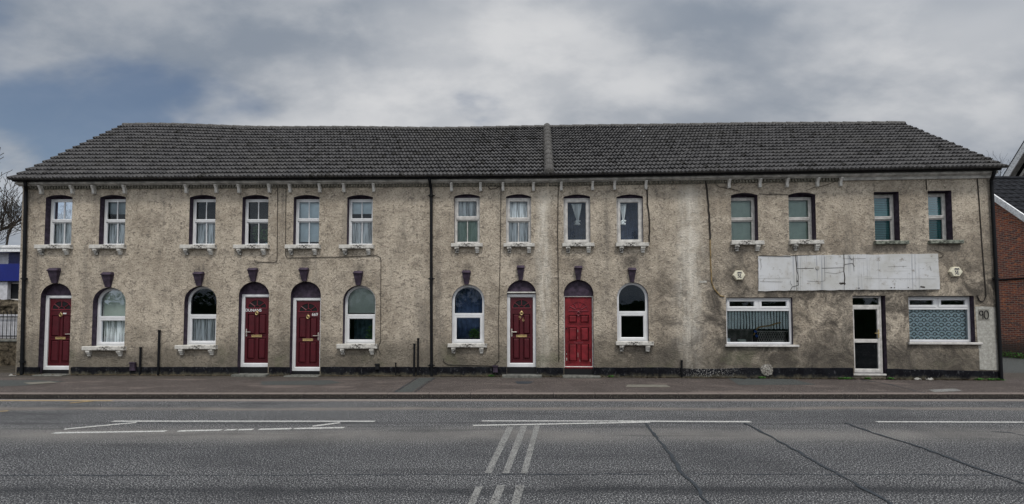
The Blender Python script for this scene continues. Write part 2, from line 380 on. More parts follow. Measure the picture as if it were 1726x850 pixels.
    M['tar'] = simple('bitumen_seal', (.030, .036, .043), .6, .3, .3, 15)
    M['manhole'] = simple('cover_concrete', (.16, .15, .125), .85, .2, .2, 14, bump=.5)
    M['soil'] = simple('soil', (.045, .038, .028), .95, .1, .5, 3, bump=.8, bs=20)
    M['ground'] = simple('verge', (.05, .055, .03), .95, .1, .4, 2)
    M['debris'] = simple('leaf_litter', (.075, .06, .04), .95, .1, .7, 30)
    M['blue'] = simple('blue_fascia', (.002, .010, .15), .4, .4, .1, 3)
    M['blue_dark'] = simple('dark_blue_panel', (.010, .014, .09), .4, .4, .2, 3)
    M['white_wall'] = simple('white_brickwork', (.50, .50, .52), .8, .2, .15, 6, bump=.3)
    M['stonewall'] = simple('brown_stone', (.085, .07, .05), .95, .1, .8, 7, bump=1, bs=14)
    M['bargeboard'] = simple('white_bargeboard', (.72, .72, .72), .5)
    M['darktile'] = simple('dark_slate', (.018, .019, .022), .9, .1, .4, 7, bump=.6, bs=25)
    M['purplebrick'] = simple('plum_brick', (.11, .06, .065), .9, .2, .5, 22, bump=.6, bs=40)
    M['flash'] = simple('pale_lead', (.38, .40, .42), .6)
    M['ridge'] = mat_speckle('ridge_concrete', (.10, .095, .09), (.05, .048, .045), (.19, .18, .165), 28, .9, None, .6, .01)
    M['blue_cloth'] = simple('blue_wrap', (.02, .08, .35), .7)
    M['stick'] = simple('brown_stick', (.24, .15, .05), .7)
    M['litter'] = simple('pale_litter', (.30, .29, .26), .8)
def pave_extra(m, c):
    c = m.mix(m.math('MULTIPLY', m.rng(m.noise(1.3, 6, .7, dist=.5), .45, .62), .55), c, (.055, .045, .04))
    c = m.mix(m.math('MULTIPLY', m.rng(m.noise(.5, 6, .7, vec=m.obj((1, 2.5, 1), (5, 1, 0))), .52, .66), .4), c, (.22, .175, .155))
    P = m.sep()
    return m.mix(m.math('MULTIPLY', m.rng(m.math('ADD', P[1], m.math('MULTIPLY', m.noise(1.5, 4), .8)), 13.7, 14.3), .45), c, (.05, .047, .035))
def kerb_extra(m, c):
    P = m.sep(); c = m.mix(m.rng(P[2], .095, .113), c, (.20, .165, .145))
    j = m.math('ABSOLUTE', m.math('SUBTRACT', m.math('FRACT', m.math('DIVIDE', P[0], .915)), .5))
    return m.mix(m.rng(j, .49, .498), c, (.01, .01, .01))
def worn_line(name, cc, a0=.52, a1=.70):
    m = Mat(name, .85)
    f = m.noise(70, 3, .75); f2 = m.noise(5, 4)
    m.color(m.mix(m.rng(f, .4, .65), (.19, .19, .18), cc)); m.bump(f, .8, .015)
    a = m.rng(m.math('ADD', f, m.math('MULTIPLY', f2, .35)), a0, a1)
    tr = m.n('ShaderNodeBsdfTransparent'); mx = m.n('ShaderNodeMixShader')
    m.L.new(a, mx.inputs[0]); m.L.new(tr.outputs[0], mx.inputs[1]); m.L.new(m.b.outputs[0], mx.inputs[2]); m.L.new(mx.outputs[0], m.out.inputs[0])
    return m.m
setup_mats()

# ------------------------------------------------------------------ mesh helpers
class MB:
    def __init__(s): s.v = []; s.f = []; s.mi = []; s.cur = 0
    def face(s, pts):
        i = len(s.v); s.v += [tuple(p) for p in pts]; s.f.append(tuple(range(i, i + len(pts)))); s.mi.append(s.cur)
    def box(s, x0, x1, y0, y1, z0, z1):
        i = len(s.v)
        s.v += [(x0, y0, z0), (x1, y0, z0), (x1, y1, z0), (x0, y1, z0), (x0, y0, z1), (x1, y0, z1), (x1, y1, z1), (x0, y1, z1)]
        for q in ((0, 3, 2, 1), (4, 5, 6, 7), (0, 1, 5, 4), (1, 2, 6, 5), (2, 3, 7, 6), (3, 0, 4, 7)):
            s.f.append(tuple(i + k for k in q)); s.mi.append(s.cur)
        return s
    def cbox(s, x0, x1, y0, y1, z0, z1, c=.008):
        # box with its front (y0) edges chamfered
        i = len(s.v)
        s.v += [(x0, y1, z0), (x1, y1, z0), (x1, y1, z1), (x0, y1, z1), (x0, y0 + c, z0), (x1, y0 + c, z0), (x1, y0 + c, z1), (x0, y0 + c, z1),
                (x0 + c, y0, z0 + c), (x1 - c, y0, z0 + c), (x1 - c, y0, z1 - c), (x0 + c, y0, z1 - c)]
        for q in ((3, 2, 1, 0), (8, 9, 10, 11)) + tuple((a, (a + 1) % 4, 4 + (a + 1) % 4, 4 + a) for a in range(4)) + tuple((4 + a, 4 + (a + 1) % 4, 8 + (a + 1) % 4, 8 + a) for a in range(4)):
            s.f.append(tuple(i + k for k in q)); s.mi.append(s.cur)
        return s
    def ring(s, outer, inner, y0, y1, c=.010):
        # frame between two outlines (lists of (x, z)), front at y0 with a chamfer on the inner edge
        n = len(outer); i = len(s.v)
        mid = [(a[0] + (b[0] - a[0]) * (1 - .25), a[1] + (b[1] - a[1]) * (1 - .25)) for a, b in zip(outer, inner)]
        for ol, y in ((outer, y1), (outer, y0), (mid, y0), (inner, y0 + c), (inner, y1)):
            s.v += [(p[0], y, p[1]) for p in ol]
        for r in range(4):
            for k in range(n):
                k2 = (k + 1) % n
                s.f.append((i + r * n + k, i + r * n + k2, i + (r + 1) * n + k2, i + (r + 1) * n + k)); s.mi.append(s.cur)
        return s
    def prism(s, pts, y0, y1):
        n = len(pts); i = len(s.v)
        s.v += [(p[0], y0, p[1]) for p in pts] + [(p[0], y1, p[1]) for p in pts]
        s.f.append(tuple(range(i, i + n))); s.mi.append(s.cur)
        s.f.append(tuple(range(i + 2 * n - 1, i + n - 1, -1))); s.mi.append(s.cur)
        for k in range(n):
            k2 = (k + 1) % n
            s.f.append((i + k, i + n + k, i + n + k2, i + k2)); s.mi.append(s.cur)
        return s
    def tube(s, pts, r, seg=8, r2=None, cap=True):
        pts = [Vector(p) for p in pts]; n = len(pts); i0 = len(s.v); up = None
        for k, p in enumerate(pts):
            d = (pts[min(k + 1, n - 1)] - pts[max(k - 1, 0)]).normalized()
            if up is None: up = Vector((0, 0, 1)) if abs(d.z) < .9 else Vector((1, 0, 0))
            a = d.cross(up).normalized(); b = a.cross(d).normalized(); up = b
            rr = r if r2 is None else r + (r2 - r) * k / max(1, n - 1)
            for j in range(seg):
                t = 2 * math.pi * j / seg
                s.v.append(tuple(p + a * math.cos(t) * rr + b * math.sin(t) * rr))
        for k in range(n - 1):
            for j in range(seg):
                j2 = (j + 1) % seg
                s.f.append((i0 + k * seg + j, i0 + k * seg + j2, i0 + (k + 1) * seg + j2, i0 + (k + 1) * seg + j)); s.mi.append(s.cur)
        if cap:
            s.f.append(tuple(i0 + j for j in range(seg))[::-1]); s.mi.append(s.cur)
            s.f.append(tuple(i0 + (n - 1) * seg + j for j in range(seg))); s.mi.append(s.cur)
        return s
    def build(s, name, mats, parent=None, loc=(0, 0, 0), rz=0, smooth=False, fix=True):
        me = bpy.data.meshes.new(name); me.from_pydata(s.v, [], s.f)
        mats = mats if isinstance(mats, (list, tuple)) else [mats]
        for m in mats: me.materials.append(M[m] if isinstance(m, str) else m)
        me.polygons.foreach_set('material_index', s.mi)
        if fix:
            bm = bmesh.new(); bm.from_mesh(me); bmesh.ops.recalc_face_normals(bm, faces=bm.faces); bm.to_mesh(me); bm.free()
        if smooth: me.polygons.foreach_set('use_smooth', [True] * len(me.polygons))
        o = bpy.data.objects.new(name, me); col.objects.link(o)
        o.location = loc; o.rotation_euler = (0, 0, rz)
        if parent: o.parent = parent
        return o

def empty(name, loc=(0, 0, 0), rz=0):
    o = bpy.data.objects.new(name, None); col.objects.link(o); o.location = loc; o.rotation_euler = (0, 0, rz); o.empty_display_size = .2; return o
def tag(o, label=None, cat=None, group=None, kind=None):
    if label: o['label'] = label
    if cat: o['category'] = cat
    if group: o['group'] = group
    if kind: o['kind'] = kind
    return o
def text_mesh(body, size, depth=.004):
    c = bpy.data.curves.new('lettering', 'FONT'); c.body = body; c.size = size; c.extrude = depth; c.align_x = 'CENTER'; c.align_y = 'CENTER'; c.offset = size * .012
    o = bpy.data.objects.new('lettering', c); col.objects.link(o)
    dg = bpy.context.evaluated_depsgraph_get()
    me = bpy.data.meshes.new_from_object(o.evaluated_get(dg)); bpy.data.objects.remove(o)
    me.transform(Matrix.Rotation(R(90), 4, 'X'))
    return me
def link_mesh(me, name, mat, parent, loc):
    me.materials.clear(); me.materials.append(M[mat]); o = bpy.data.objects.new(name, me); col.objects.link(o); o.parent = parent; o.location = loc; return o

# ------------------------------------------------------------------ facade frames
A = Vector((-14.27, 14.4)); B = Vector((1.03, 14.0)); C = Vector((12.88, 13.25))
GZ = .115
class Seg:
    def __init__(s, p, q, org):
        s.t = (q - p).normalized(); s.inn = Vector((-s.t.y, s.t.x)); s.org = org; s.rz = math.atan2(s.t.y, s.t.x)
    def hit(s, px, py, w=0.0):
        d = ray(px, py); o = s.org - s.inn * w
        k = (o.x * s.inn.x + o.y * s.inn.y) / (d.x * s.inn.x + d.y * s.inn.y)
        return Vector((0, 0, HC)) + d * k
    def u(s, P): return (P.x - s.org.x) * s.t.x + (P.y - s.org.y) * s.t.y
    def world(s, u, w, z): # w outward
        p = s.org + s.t * u - s.inn * w; return Vector((p.x, p.y, z))
SL = Seg(A, B, B); SR = Seg(B, C, B)
def seg(px): return SL if px < 925 else SR

def outline(w, h, kind, rise, n=14):
    """Opening outline (x, z) from bottom left, counter-clockwise seen from the street; z=0 at the bottom, h at the crown."""
    p = [(-w / 2, 0), (w / 2, 0)]
    if kind == 'flat': return p + [(w / 2, h), (-w / 2, h)]
    sp = h - rise
    if kind == 'round':
        for k in range(n + 1):
            a = math.pi * k / n; p.append((w / 2 * math.cos(a), sp + rise * math.sin(a)))
    else:
        for k in range(n + 1):
            x = w / 2 - w * k / n; q = 2 * x / w; p.append((x, sp + rise * (1 - q * q)))
    return p
def inset(w, h, kind, rise, a, b0=None):
    """Outline with the same number of points, inset by a (b0 = bottom inset)."""
    b0 = a if b0 is None else b0
    o = outline(w - 2 * a, h - a - b0, kind, max(.001, rise - (a if kind == 'round' else 0)))
    return [(x, z + b0) for x, z in o]

holes = {id(SL): [], id(SR): []}
house = empty('terrace_building', (0, 14.0, GZ))
tag(house, 'long two-storey terrace with stained beige render, red doors and one grey tiled roof', 'terraced building')
HL = Vector(house.location)
def hpart(mb, name, mat, loc=(0, 0, 0), rz=0, **k):
    return mb.build(name, mat, house, Vector(loc) - HL, rz, **k)

def opening(px0, px1, ytop, ybot, kind, rise_px, depth):
    pxc = (px0 + px1) / 2; s = seg(pxc); ym = (ytop + ybot) / 2
    a, b = s.hit(px0, ym), s.hit(px1, ym); w = (b - a).length
    zt = s.hit(pxc, ytop).z; zb = s.hit(pxc, ybot).z; c = s.hit(pxc, ym); u = s.u(c)
    ppm = (ybot - ytop) / (zt - zb)
    rise = rise_px / ppm
    h = zt - zb
    ol = outline(w, h, kind, rise)
    holes[id(s)].append([(u + x, zb + z) for x, z in ol])
    loc = s.world(u, 0, zb)
    mb = MB(); n = len(ol)
    for k in range(n):
        p, q = ol[k], ol[(k + 1) % n]
        mb.face([(p[0], 0, p[1]), (q[0], 0, q[1]), (q[0], depth + .09, q[1]), (p[0], depth + .09, p[1])])
    return dict(s=s, w=w, h=h, rise=rise, kind=kind, loc=loc, rz=s.rz, ppm=ppm, u=u, zb=zb, depth=depth, reveal=mb)

def sill(o, wl, wr, thick, proj=.12, parent=None, mat='sill', brackets=True):
    mb = MB(); w = o['w'] / 2
    mb.cbox(-w - wl, w + wr, -proj, o['depth'] - .002, -thick, .004, .012)
    sl = mb.build('sill', mat, parent)
    if brackets:
        for sx in (-1, 1):
            b = MB(); bw = .12; cx = -w - wl + .16 if sx < 0 else w + wr - .16
            z = -thick
            for k, (hh, pr) in enumerate(((.06, .11), (.05, .08), (.06, .05))):
                b.cbox(cx - bw / 2 + .006 * k, cx + bw / 2 - .006 * k, -proj + .12 - pr, -.001, z - hh, z - .0005, .006); z -= hh
            b.build('sill_bracket', mat, parent)
    return sl

def keystone(px0, px1, y0, y1):
    pxc = (px0 + px1) / 2; s = seg(pxc); t = s.hit(pxc, y0); b = s.hit(pxc, y1)
    w = (s.hit(px1, y0) - s.hit(px0, y0)).length; h = t.z - b.z; wb = w * .46
    mb = MB()
    def sec(z, ww, pr): return [(-ww / 2, .0, z), (-ww / 2, -pr, z), (ww / 2, -pr, z), (ww / 2, 0, z)]
    secs = [sec(0, wb, .05), sec(h * .78, w * .88, .12), sec(h * .82, w, .15), sec(h, w * .86, .06)]
    for a_, b_ in zip(secs, secs[1:]):
        for k in range(4):
            mb.face([a_[k], a_[(k + 1) % 4], b_[(k + 1) % 4], b_[k]])
    mb.face(secs[0]); mb.face(secs[-1])
    u = s.u(s.hit(pxc, (y0 + y1) / 2))
    hpart(mb, 'keystone', 'reveal', s.world(u, 0, b.z), s.rz)

# ---- windows -------------------------------------------------------------
def rect(x0, x1, z0, z1): return [(x0, z0), (x1, z0), (x1, z1), (x0, z1)]
def window(px0, px1, ytop, ybot, kind='seg', rise_px=4, frame_top=None, split=None, style='sash', depth=.17, bars=(1, 1),
           sl=(11, 5, 6.5), brackets=True, fmat='upvc', sillmat='sill'):
    o = opening(px0, px1, ytop, ybot, kind, rise_px, depth)
    mb = o['reveal']; w, h, d = o['w'], o['h'], depth
    par = empty('window', o['loc'] - HL, o['rz']); par.parent = house
    rv = mb.build('reveal', 'reveal', par)
    hw = w / 2; zt = h - (o['rise'] + .02 if kind == 'seg' else 0)
    if kind == 'flat': zt = h - .03
    fr = MB(); fw = .042
    zs = (ybot - split) / o['ppm']
    if style == 'arch':
        fr.ring(outline(w, h, 'round', o['rise']), inset(w, h, 'round', o['rise'], .065, .05), d, d + .07)
        fr.cbox(-hw + .06, hw - .06, d - .004, d + .05, zs - .035, zs + .035)
        fr.build('frame', fmat, par)
        s = MB(); s.ring(rect(-hw + .055, hw - .055, .042, zs - .036), rect(-hw + .125, hw - .125, .115, zs - .10), d - .012, d + .05); s.build('sash', fmat, par)
        g = MB(); io = inset(w, h, 'round', o['rise'], .06, .05)
        up = [(x, d + .03, max(z, zs)) for x, z in io]; g.face(up); g.build('pane', 'glass', par)
        g = MB(); g.face([(x, d + .03, z) for x, z in rect(-hw + .12, hw - .12, .11, zs - .09)]); g.build('pane', 'glass', par)
    else:
        if kind == 'seg':
            t = MB(); pts = [(x, z) for x, z in outline(w, h, kind, o['rise']) if z > .1]; pts = [(hw, zt - .01)] + pts + [(-hw, zt - .01)]
            t.prism(pts, d + .01, d + .05); t.build('head_board', 'reveal', par)
        fr.ring(rect(-hw, hw, 0, zt), rect(-hw + fw, hw - fw, fw, zt - fw), d, d + .08)
        if style == 'single':
            s = MB(); s.ring(rect(-hw + fw, hw - fw, fw, zt - fw), rect(-hw + fw + .075, hw - fw - .075, fw + .075, zt - fw - .075), d - .012, d + .05); s.build('sash', fmat, par)
            g = MB(); g.face([(x, d + .03, z) for x, z in rect(-hw + fw + .07, hw - fw - .07, fw + .07, zt - fw - .07)]); g.build('pane', 'glass', par)
        else:
            fr.cbox(-hw + fw, hw - fw, d - .006, d + .07, zs - .022, zs + .022)
            for k, (z0, z1) in enumerate(((fw, zs - .022), (zs + .022, zt - fw))):
                sw = .03 if k == 0 else (.06 if style == 'tilt' else .04); yo = d + .02 if k == 0 else d - .008
                s = MB(); s.ring(rect(-hw + fw, hw - fw, z0, z1), rect(-hw + fw + sw, hw - fw - sw, z0 + sw, z1 - sw), yo, yo + .05)
                if bars[k]: s.cbox(-.012, .012, yo + .006, yo + .045, z0 + sw, z1 - sw, .004)
                s.build('sash', fmat, par)
                g = MB(); g.face([(x, yo + .03, z) for x, z in rect(-hw + fw + sw * .8, hw - fw - sw * .8, z0 + sw * .8, z1 - sw * .8)]); g.build('pane', 'glass', par)
        fr.build('frame', fmat, par)
    if sl: sill(o, sl[0] / o['ppm'], sl[1] / o['ppm'], sl[2] / o['ppm'], parent=par, brackets=brackets, mat=sillmat)
    o['zs'] = zs; o['zt'] = zt; o['px'] = par
    return o

UP = dict(split=None)
Wn = []
def up(*a, **k): Wn.append(window(*a, **k))
for (a, b, k) in ((76, 121, {}), (167.6, 211, {}), (319, 363, {}), (408, 452, {}), (494.6, 538, {}), (585, 628, {})):
    up(a, b, 328.8, 413.5, split=371.5 if a < 490 else 370, sl=(11, 4, 6.5), **k)
up(765.7, 808.6, 327.4, 411, split=368.5, style='tilt', bars=(1, 0), sl=(4.5, 5.5, 6), depth=.1, fmat='upvc_old')
up(853, 895, 327.6, 411, split=370.5, style='tilt', bars=(1, 0), sl=(4, 6, 6), depth=.1, fmat='upvc_old')
up(950, 995, 328, 410.5, split=370, style='single', sl=(2.5, 6, 6), depth=.1, fmat='upvc_old')
up(1039.5, 1084, 328, 410.3, split=370, style='single', sl=(2.5, 8, 6), depth=.1, fmat='upvc_old')
up(1232.5, 1277.5, 325.3, 407, split=368, sl=(2.5, 7, 6.5), depth=.22, bars=(0, 0), fmat='upvc_old')
up(1329.5, 1375, 324.5, 406, split=367.5, sl=(1.5, 9, 6.5), depth=.22, bars=(0, 0), fmat='upvc_old')
up(1474, 1516, 323.5, 407, kind='flat', rise_px=0, split=366, sl=(3, 10, 5.5), depth=.22, bars=(0, 0), brackets=False, fmat='upvc_old', sillmat='sill_dark')
up(1565, 1605, 321.5, 406, kind='flat', rise_px=0, split=364.5, sl=(3, 12, 5.5), depth=.22, bars=(0, 0), brackets=False, fmat='upvc_old', sillmat='sill_dark')
Gn = []
for (a, b, t, bt, sp, rp, s_) in ((155.7, 211, 484.4, 584, 535.3, 25, (11, 4, 6.5)), (310, 364.6, 482.3, 582, 532.3, 25, (10, 4, 6.5)), (578, 632.6, 481, 580, 532, 26, (8, 5, 7.5)),
                                  (761.5, 816.3, 480, 579.5, 530.3, 26, (6, 5, 6)), (1040, 1093, 476, 576, 527, 26, (3, 7, 6))):
    Gn.append(window(a, b, t, bt, kind='round', rise_px=rp, split=sp, style='arch', depth=.17 if a < 700 else .09, sl=s_))
for k in ((85, 103, 452, 477.6), (175, 192.6, 459, 484.2), (328.6, 345, 458.5, 482), (420, 435.5, 452, 474.8), (506, 521.5, 451.5, 474.4), (597, 612.5, 457, 480.8),
          (779, 794, 456, 479.8), (870.7, 884.5, 447.8, 472.2), (967.5, 981.5, 448.5, 472), (1058, 1071.8, 451.6, 475.8)):
    keystone(*k)

# shop windows
def shop_window(px0, px1, ytop, ybot, sillpx):
    o = opening(px0, px1, ytop, ybot, 'flat', 0, .08 if px0 < 1300 else .14)
    par = empty('window', o['loc'] - HL, o['rz']); par.parent = house
    w, h, d = o['w'], o['h'], o['depth']; hw = w / 2; o['reveal'].build('reveal', 'reveal', par)
    zs = (ybot - ytop - 21) / o['ppm']
    fr = MB(); fr.ring(rect(-hw, hw, 0, h - .015), rect(-hw + .05, hw - .05, .06, h - .06), d, d + .08)
    fr.cbox(-hw + .045, hw - .045, d - .005, d + .07, zs - .035, zs + .035); fr.cbox(-.03, .03, d - .003, d + .07, zs + .035, h - .06)
    fr.build('frame', 'upvc', par)
    for (x0, x1) in ((-hw + .05, -.03), (.03, hw - .05)):
        s = MB(); s.ring(rect(x0, x1, zs + .035, h - .062), rect(x0 + .07, x1 - .07, zs + .095, h - .11), d - .014, d + .05); s.build('top_light', 'upvc', par)
        g = MB(); g.face([(x, d + .03, z) for x, z in rect(x0 + .06, x1 - .06, zs + .09, h - .105)]); g.build('pane', 'glass', par)
    g = MB(); g.face([(x, d + .03, z) for x, z in rect(-hw + .045, hw - .045, .055, zs - .03)]); g.build('pane', 'glass', par)
    sb = MB(); sb.cbox(-hw - .05, hw + sillpx / o['ppm'], -.07, d - .002, -.06, -.002, .01); sb.build('sill', 'upvc_old', par)
    o['zs'] = zs; return o
S1 = shop_window(1224, 1336, 501.5, 581, 8)
S2 = shop_window(1532, 1642.5, 499, 577, 9)

# ---- doors ---------------------------------------------------------------
def half_ellipse(a, b, cx, cz, n=14): return [(cx + a * math.cos(math.pi * k / n), cz + b * math.sin(math.pi * k / n)) for k in range(n + 1)]
def door(px0, px1, ytop, ybot, ftop, fbot, handle, num=None, old=False, plate=None, rise_px=23, step=None):
    o = opening(px0, px1, ytop, ybot, 'round', rise_px, .16 if not 700 < px0 < 1010 else .11)
    w, h, d, ppm = o['w'], o['h'], o['depth'], o['ppm']; hw = w / 2
    mat = 'door_old' if old else 'door'
    zf = (ybot - ftop) / ppm; zb = (ybot - fbot) / ppm
    fw = .03 if old else .085; th = .04 if old else .11
    par = MB()
    l0, l1, z0, z1 = -hw + fw + .004, hw - fw - .004, zb + th, zf - fw
    lw = l1 - l0; lh = z1 - z0; yl = d + .035
    par.cbox(l0, l1, yl, yl + .045, z0, z1, .004)
    dr = par.build('door', mat, house, o['loc'] - HL, o['rz'])
    fr = MB(); fr.ring(rect(-hw + .002, hw - .002, zb, zf), rect(-hw + fw, hw - fw, zb + th, zf - fw), d, d + .09, .012)
    fr.build('door_frame', 'upvc' if not old else 'upvc_old', dr)
    o['reveal'].build('reveal', 'reveal', dr)
    t = MB(); pts = [(hw - .001, zf + .002)] + [(x * .999, z) for x, z in outline(w, h, 'round', o['rise']) if z > zf + .01] + [(-hw + .001, zf + .002)]
    t.prism(pts, d - .01, d + .06); t.build('arch_panel', 'reveal', dr)
    # riser under the threshold
    rs = MB(); rs.box(-hw, hw, d - .03, d + .1, -.3, zb - .002); rs.build('riser', 'black', dr)
    pm = MB()
    def panel(x0, x1, a, b):
        x0, x1, a, b = l0 + x0 * lw, l0 + x1 * lw, z0 + a * lh, z0 + b * lh
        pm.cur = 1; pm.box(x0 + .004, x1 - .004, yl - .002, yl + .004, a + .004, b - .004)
        pm.cur = 0; pm.ring(rect(x0 - .006, x1 + .006, a - .006, b + .006), rect(x0 + .014, x1 - .014, a + .014, b - .014), yl - .016, yl + .002, .014)
        pm.cbox(x0 + .030, x1 - .030, yl - .020, yl - .001, a + .030, b - .030, .020)
    if old:
        for a, b in ((.62, .745), (.36, .565), (.06, .33)):
            panel(.12, .46, a, b); panel(.56, .90, a, b)
    else:
        for a, b in ((.43, .75), (.055, .385)):
            panel(.10, .44, a, b); panel(.56, .90, a, b)
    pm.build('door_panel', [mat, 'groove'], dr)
    # fan light
    fx, fz = (l0 + l1) / 2, z0 + (.80 if old else .835) * lh; fa, fb = lw * (.36 if old else .40), lh * .125
    g = MB(); g.prism(half_ellipse(fa, fb, fx, fz), yl - .003, yl + .003); g.build('fan_light', 'glass' if False else ('door_old' if old else 'black'), dr)
    tr = MB(); tr.ring(half_ellipse(fa + .014, fb + .016, fx, fz - .014), half_ellipse(fa - .014, fb - .014, fx, fz + .01), yl - .016, yl + .002, .006)
    for ang in ((40, 90, 140) if not old else (30, 60, 90, 120, 150)):
        c_, s_ = math.cos(R(ang)), math.sin(R(ang)); r0 = .30
        tr.tube([(fx + fa * r0 * c_, yl - .008, fz + fb * r0 * s_), (fx + fa * c_, yl - .008, fz + fb * s_)], .011, 6)
    tr.ring(half_ellipse(fa * .34, fb * .36, fx, fz + .002), half_ellipse(fa * .34 - .016, fb * .36 - .016, fx, fz + .008), yl - .014, yl + .002, .004)
    tr.build('fan_trim', 'door_trim', dr)
    cx = (l0 + l1) / 2
    if not old:
        kn = MB(); kz = z0 + .755 * lh
        kn.tube([(cx, yl - .025, kz + .05), (cx, yl - .025, kz + .085)], .014, 8)
        kn.tube([(cx + .04 * math.cos(a), yl - .03, kz + .045 * math.sin(a)) for a in [2 * math.pi * i / 14 for i in range(15)]], .012, 6)
        kn.cbox(cx - .03, cx + .03, yl - .02, yl, kz - .01, kz + .05, .008)
        kn.build('knocker', 'brass', dr)
        lb = MB(); lz = z0 + (.40) * lh + .02
        lb.ring(rect(cx - .15, cx + .15, lz - .035, lz + .035), rect(cx - .125, cx + .125, lz - .014, lz + .014), yl - .016, yl, .006); lb.cbox(cx - .124, cx + .124, yl - .008, yl, lz - .013, lz + .013, .003)
        lb.build('letterbox', 'brass', dr)
        hx = l0 + .045 if handle < 0 else l1 - .045; hz = z0 + .47 * lh; hd = -handle
        hb = MB(); hb.cbox(hx - .016, hx + .016, yl - .012, yl, hz - .13, hz + .09, .004)
        hb.tube([(hx, yl - .01, hz), (hx, yl - .05, hz), (hx + hd * .14, yl - .055, hz)], .011, 7)
        hb.build('handle', 'chrome', dr)
    else:
        rg = MB(); rg.tube([(cx + .05 * math.cos(a), yl - .02, fz - .08 + .05 * math.sin(a)) for a in [2 * math.pi * i / 14 for i in range(15)]], .012, 6)
        rg.tube([(cx, yl - .02, fz - .13), (cx, yl - .02, fz - .22)], .010, 6); rg.build('knocker', 'door_trim', dr)
        lb = MB(); lz = z0 + .345 * lh; lb.ring(rect(cx - .13, cx + .13, lz - .03, lz + .03), rect(cx - .10, cx + .10, lz - .012, lz + .012), yl - .014, yl, .004); lb.build('letterbox', 'door_trim', dr)
        wr = MB(); rr = random.Random(3)      # splits and flaked paint between the planks
        for (x, a, b) in ((.475, .37, .50), (.47, .07, .30), (.555, .06, .24), (.06, .02, .2), (.93, .03, .25)):
            z = z0 + a * lh
            while z < z0 + b * lh:
                e = rr.uniform(.03, .09); ww = rr.uniform(.004, .012); xx = l0 + x * lw + rr.uniform(-.004, .004)
                wr.cur = 0 if rr.random() < .7 else 1
                wr.box(xx - ww, xx + ww, yl - .003, yl + .001, z, z + e); z += e
        wr.build('paint_split', ['black', 'litter'], dr)
        lk = MB(); lk.tube([(l0 + .04, yl - .01, z0 + .545 * lh), (l0 + .04, yl + .002, z0 + .545 * lh)], .02, 10); lk.build('lock', 'black', dr)
        bt = MB(); bt.cbox(-hw + .02, hw - .02, d - .03, d + .02, zb - .04, zb + .02, .01); bt.build('threshold', 'door_old', dr)
    if num:
        for (txt, x, z, sz) in num:
            link_mesh(text_mesh(txt, sz * 1.1), 'lettering', 'brass' if txt in '96' else 'upvc', dr, (cx + x, yl - .004, z0 + z * lh))
    if plate:
        p = MB(); p.cbox(cx + plate[0], cx + plate[0] + .10, yl - .006, yl, z0 + .765 * lh, z0 + .785 * lh, .002); p.build('nameplate', 'upvc', dr)
    if step:
        a_, b_, y_, e_ = step; s = o['s']; pa = s.hit(a_, y_); pb = s.hit(b_, y_)
        u0, u1 = s.u(pa) - o['u'], s.u(pb) - o['u']
        st = MB(); st.cbox(u0, u1, -.26, d - .03, -(o['zb'] - GZ) - .02, -(o['zb'] - GZ) + e_, .015); st.build('step', 'stone', dr)
    return o
door(66.5, 118.5, 477.6, 633, 498, 624.5, 1, plate=(.04,), step=(68, 120, 634, .02))
door(401.4, 452.6, 475, 633, 496, 619.8, -1, num=[('DUNANS', -.115, .80, .105)], step=(398, 455, 634, .05))
door(489, 540, 474.6, 633, 502, 626.5, 1, num=[('669', .19, .79, .11)], step=(485, 542, 634, .02))
D4o = door(854.4, 903.6, 472.3, 633, 496, 619.5, -1, num=[('9', -.045, .685, .13), ('6', .045, .655, .13)], step=(847, 913, 634, .06))
door(950.5, 1000.5, 472, 633, 499, 621, -1, old=True, step=(948, 1011, 634, .045))
# flaking pale sill over door 96's frame
def ledge():
    o = D4o; mb = MB(); z = (633 - 494.5) / o['ppm']; mb.cbox(-o['w'] / 2, o['w'] / 2, .03, .10, z, z + .04, .01); mb.build('door_hood', 'sill', house, o['loc'] - HL, o['rz'])
ledge()
# shop door
def shop_door():
    o = opening(1438.5, 1494, 498.5, 630, 'flat', 0, .10); w, h, d, ppm = o['w'], o['h'], o['depth'], o['ppm']; hw = w / 2
    xr = hw - .11
    a = MB(); a.ring(rect(-hw + .03, xr, .03, h - .31), rect(-hw + .085, xr - .055, .12, h - .375), d - .01, d + .05)
    a.cbox(-hw + .08, xr - .05, d - .004, d + .045, .82, .92, .008)
    dr = a.build('door', 'upvc_old', house, o['loc'] - HL, o['rz'])
    o['reveal'].build('reveal', 'reveal', dr)
    f = MB(); f.ring(rect(-hw, xr + .05, 0, h - .02), rect(-hw + .035, xr + .01, .035, h - .06), d, d + .08)
    f.cbox(-hw + .03, xr + .02, d - .006, d + .06, h - .31, h - .25, .006)
    f.build('door_frame', 'upvc_old', dr)
    e = MB(); e.cbox(xr + .055, hw - .02, d + .04, d + .10, 0, h, .004); e.build('side_post', 'upvc_old', dr)
    for (z0, z1) in ((.11, .83), (.91, h - .37)):
        g = MB(); g.face([(x, d + .02, z) for x, z in rect(-hw + .08, xr - .05, z0, z1)]); g.build('pane', 'glass', dr)
    g = MB(); g.face([(x, d + .03, z) for x, z in rect(-hw + .03, xr + .02, h - .255, h - .05)]); g.build('pane', 'glass', dr)
    hb = MB(); hx = xr - .04; hb.cbox(hx - .016, hx + .016, d - .03, d - .008, .95, 1.18, .004); hb.tube([(hx, d - .03, 1.08), (hx, d - .07, 1.08), (hx - .12, d - .07, 1.08)], .011, 7); hb.build('handle', 'brass', dr)
    b = MB(); b.cbox(-hw - .03, hw + .03, -.02, d, -.05, -.002, .006); b.build('threshold', 'upvc_old', dr)
    return o
SD = shop_door()

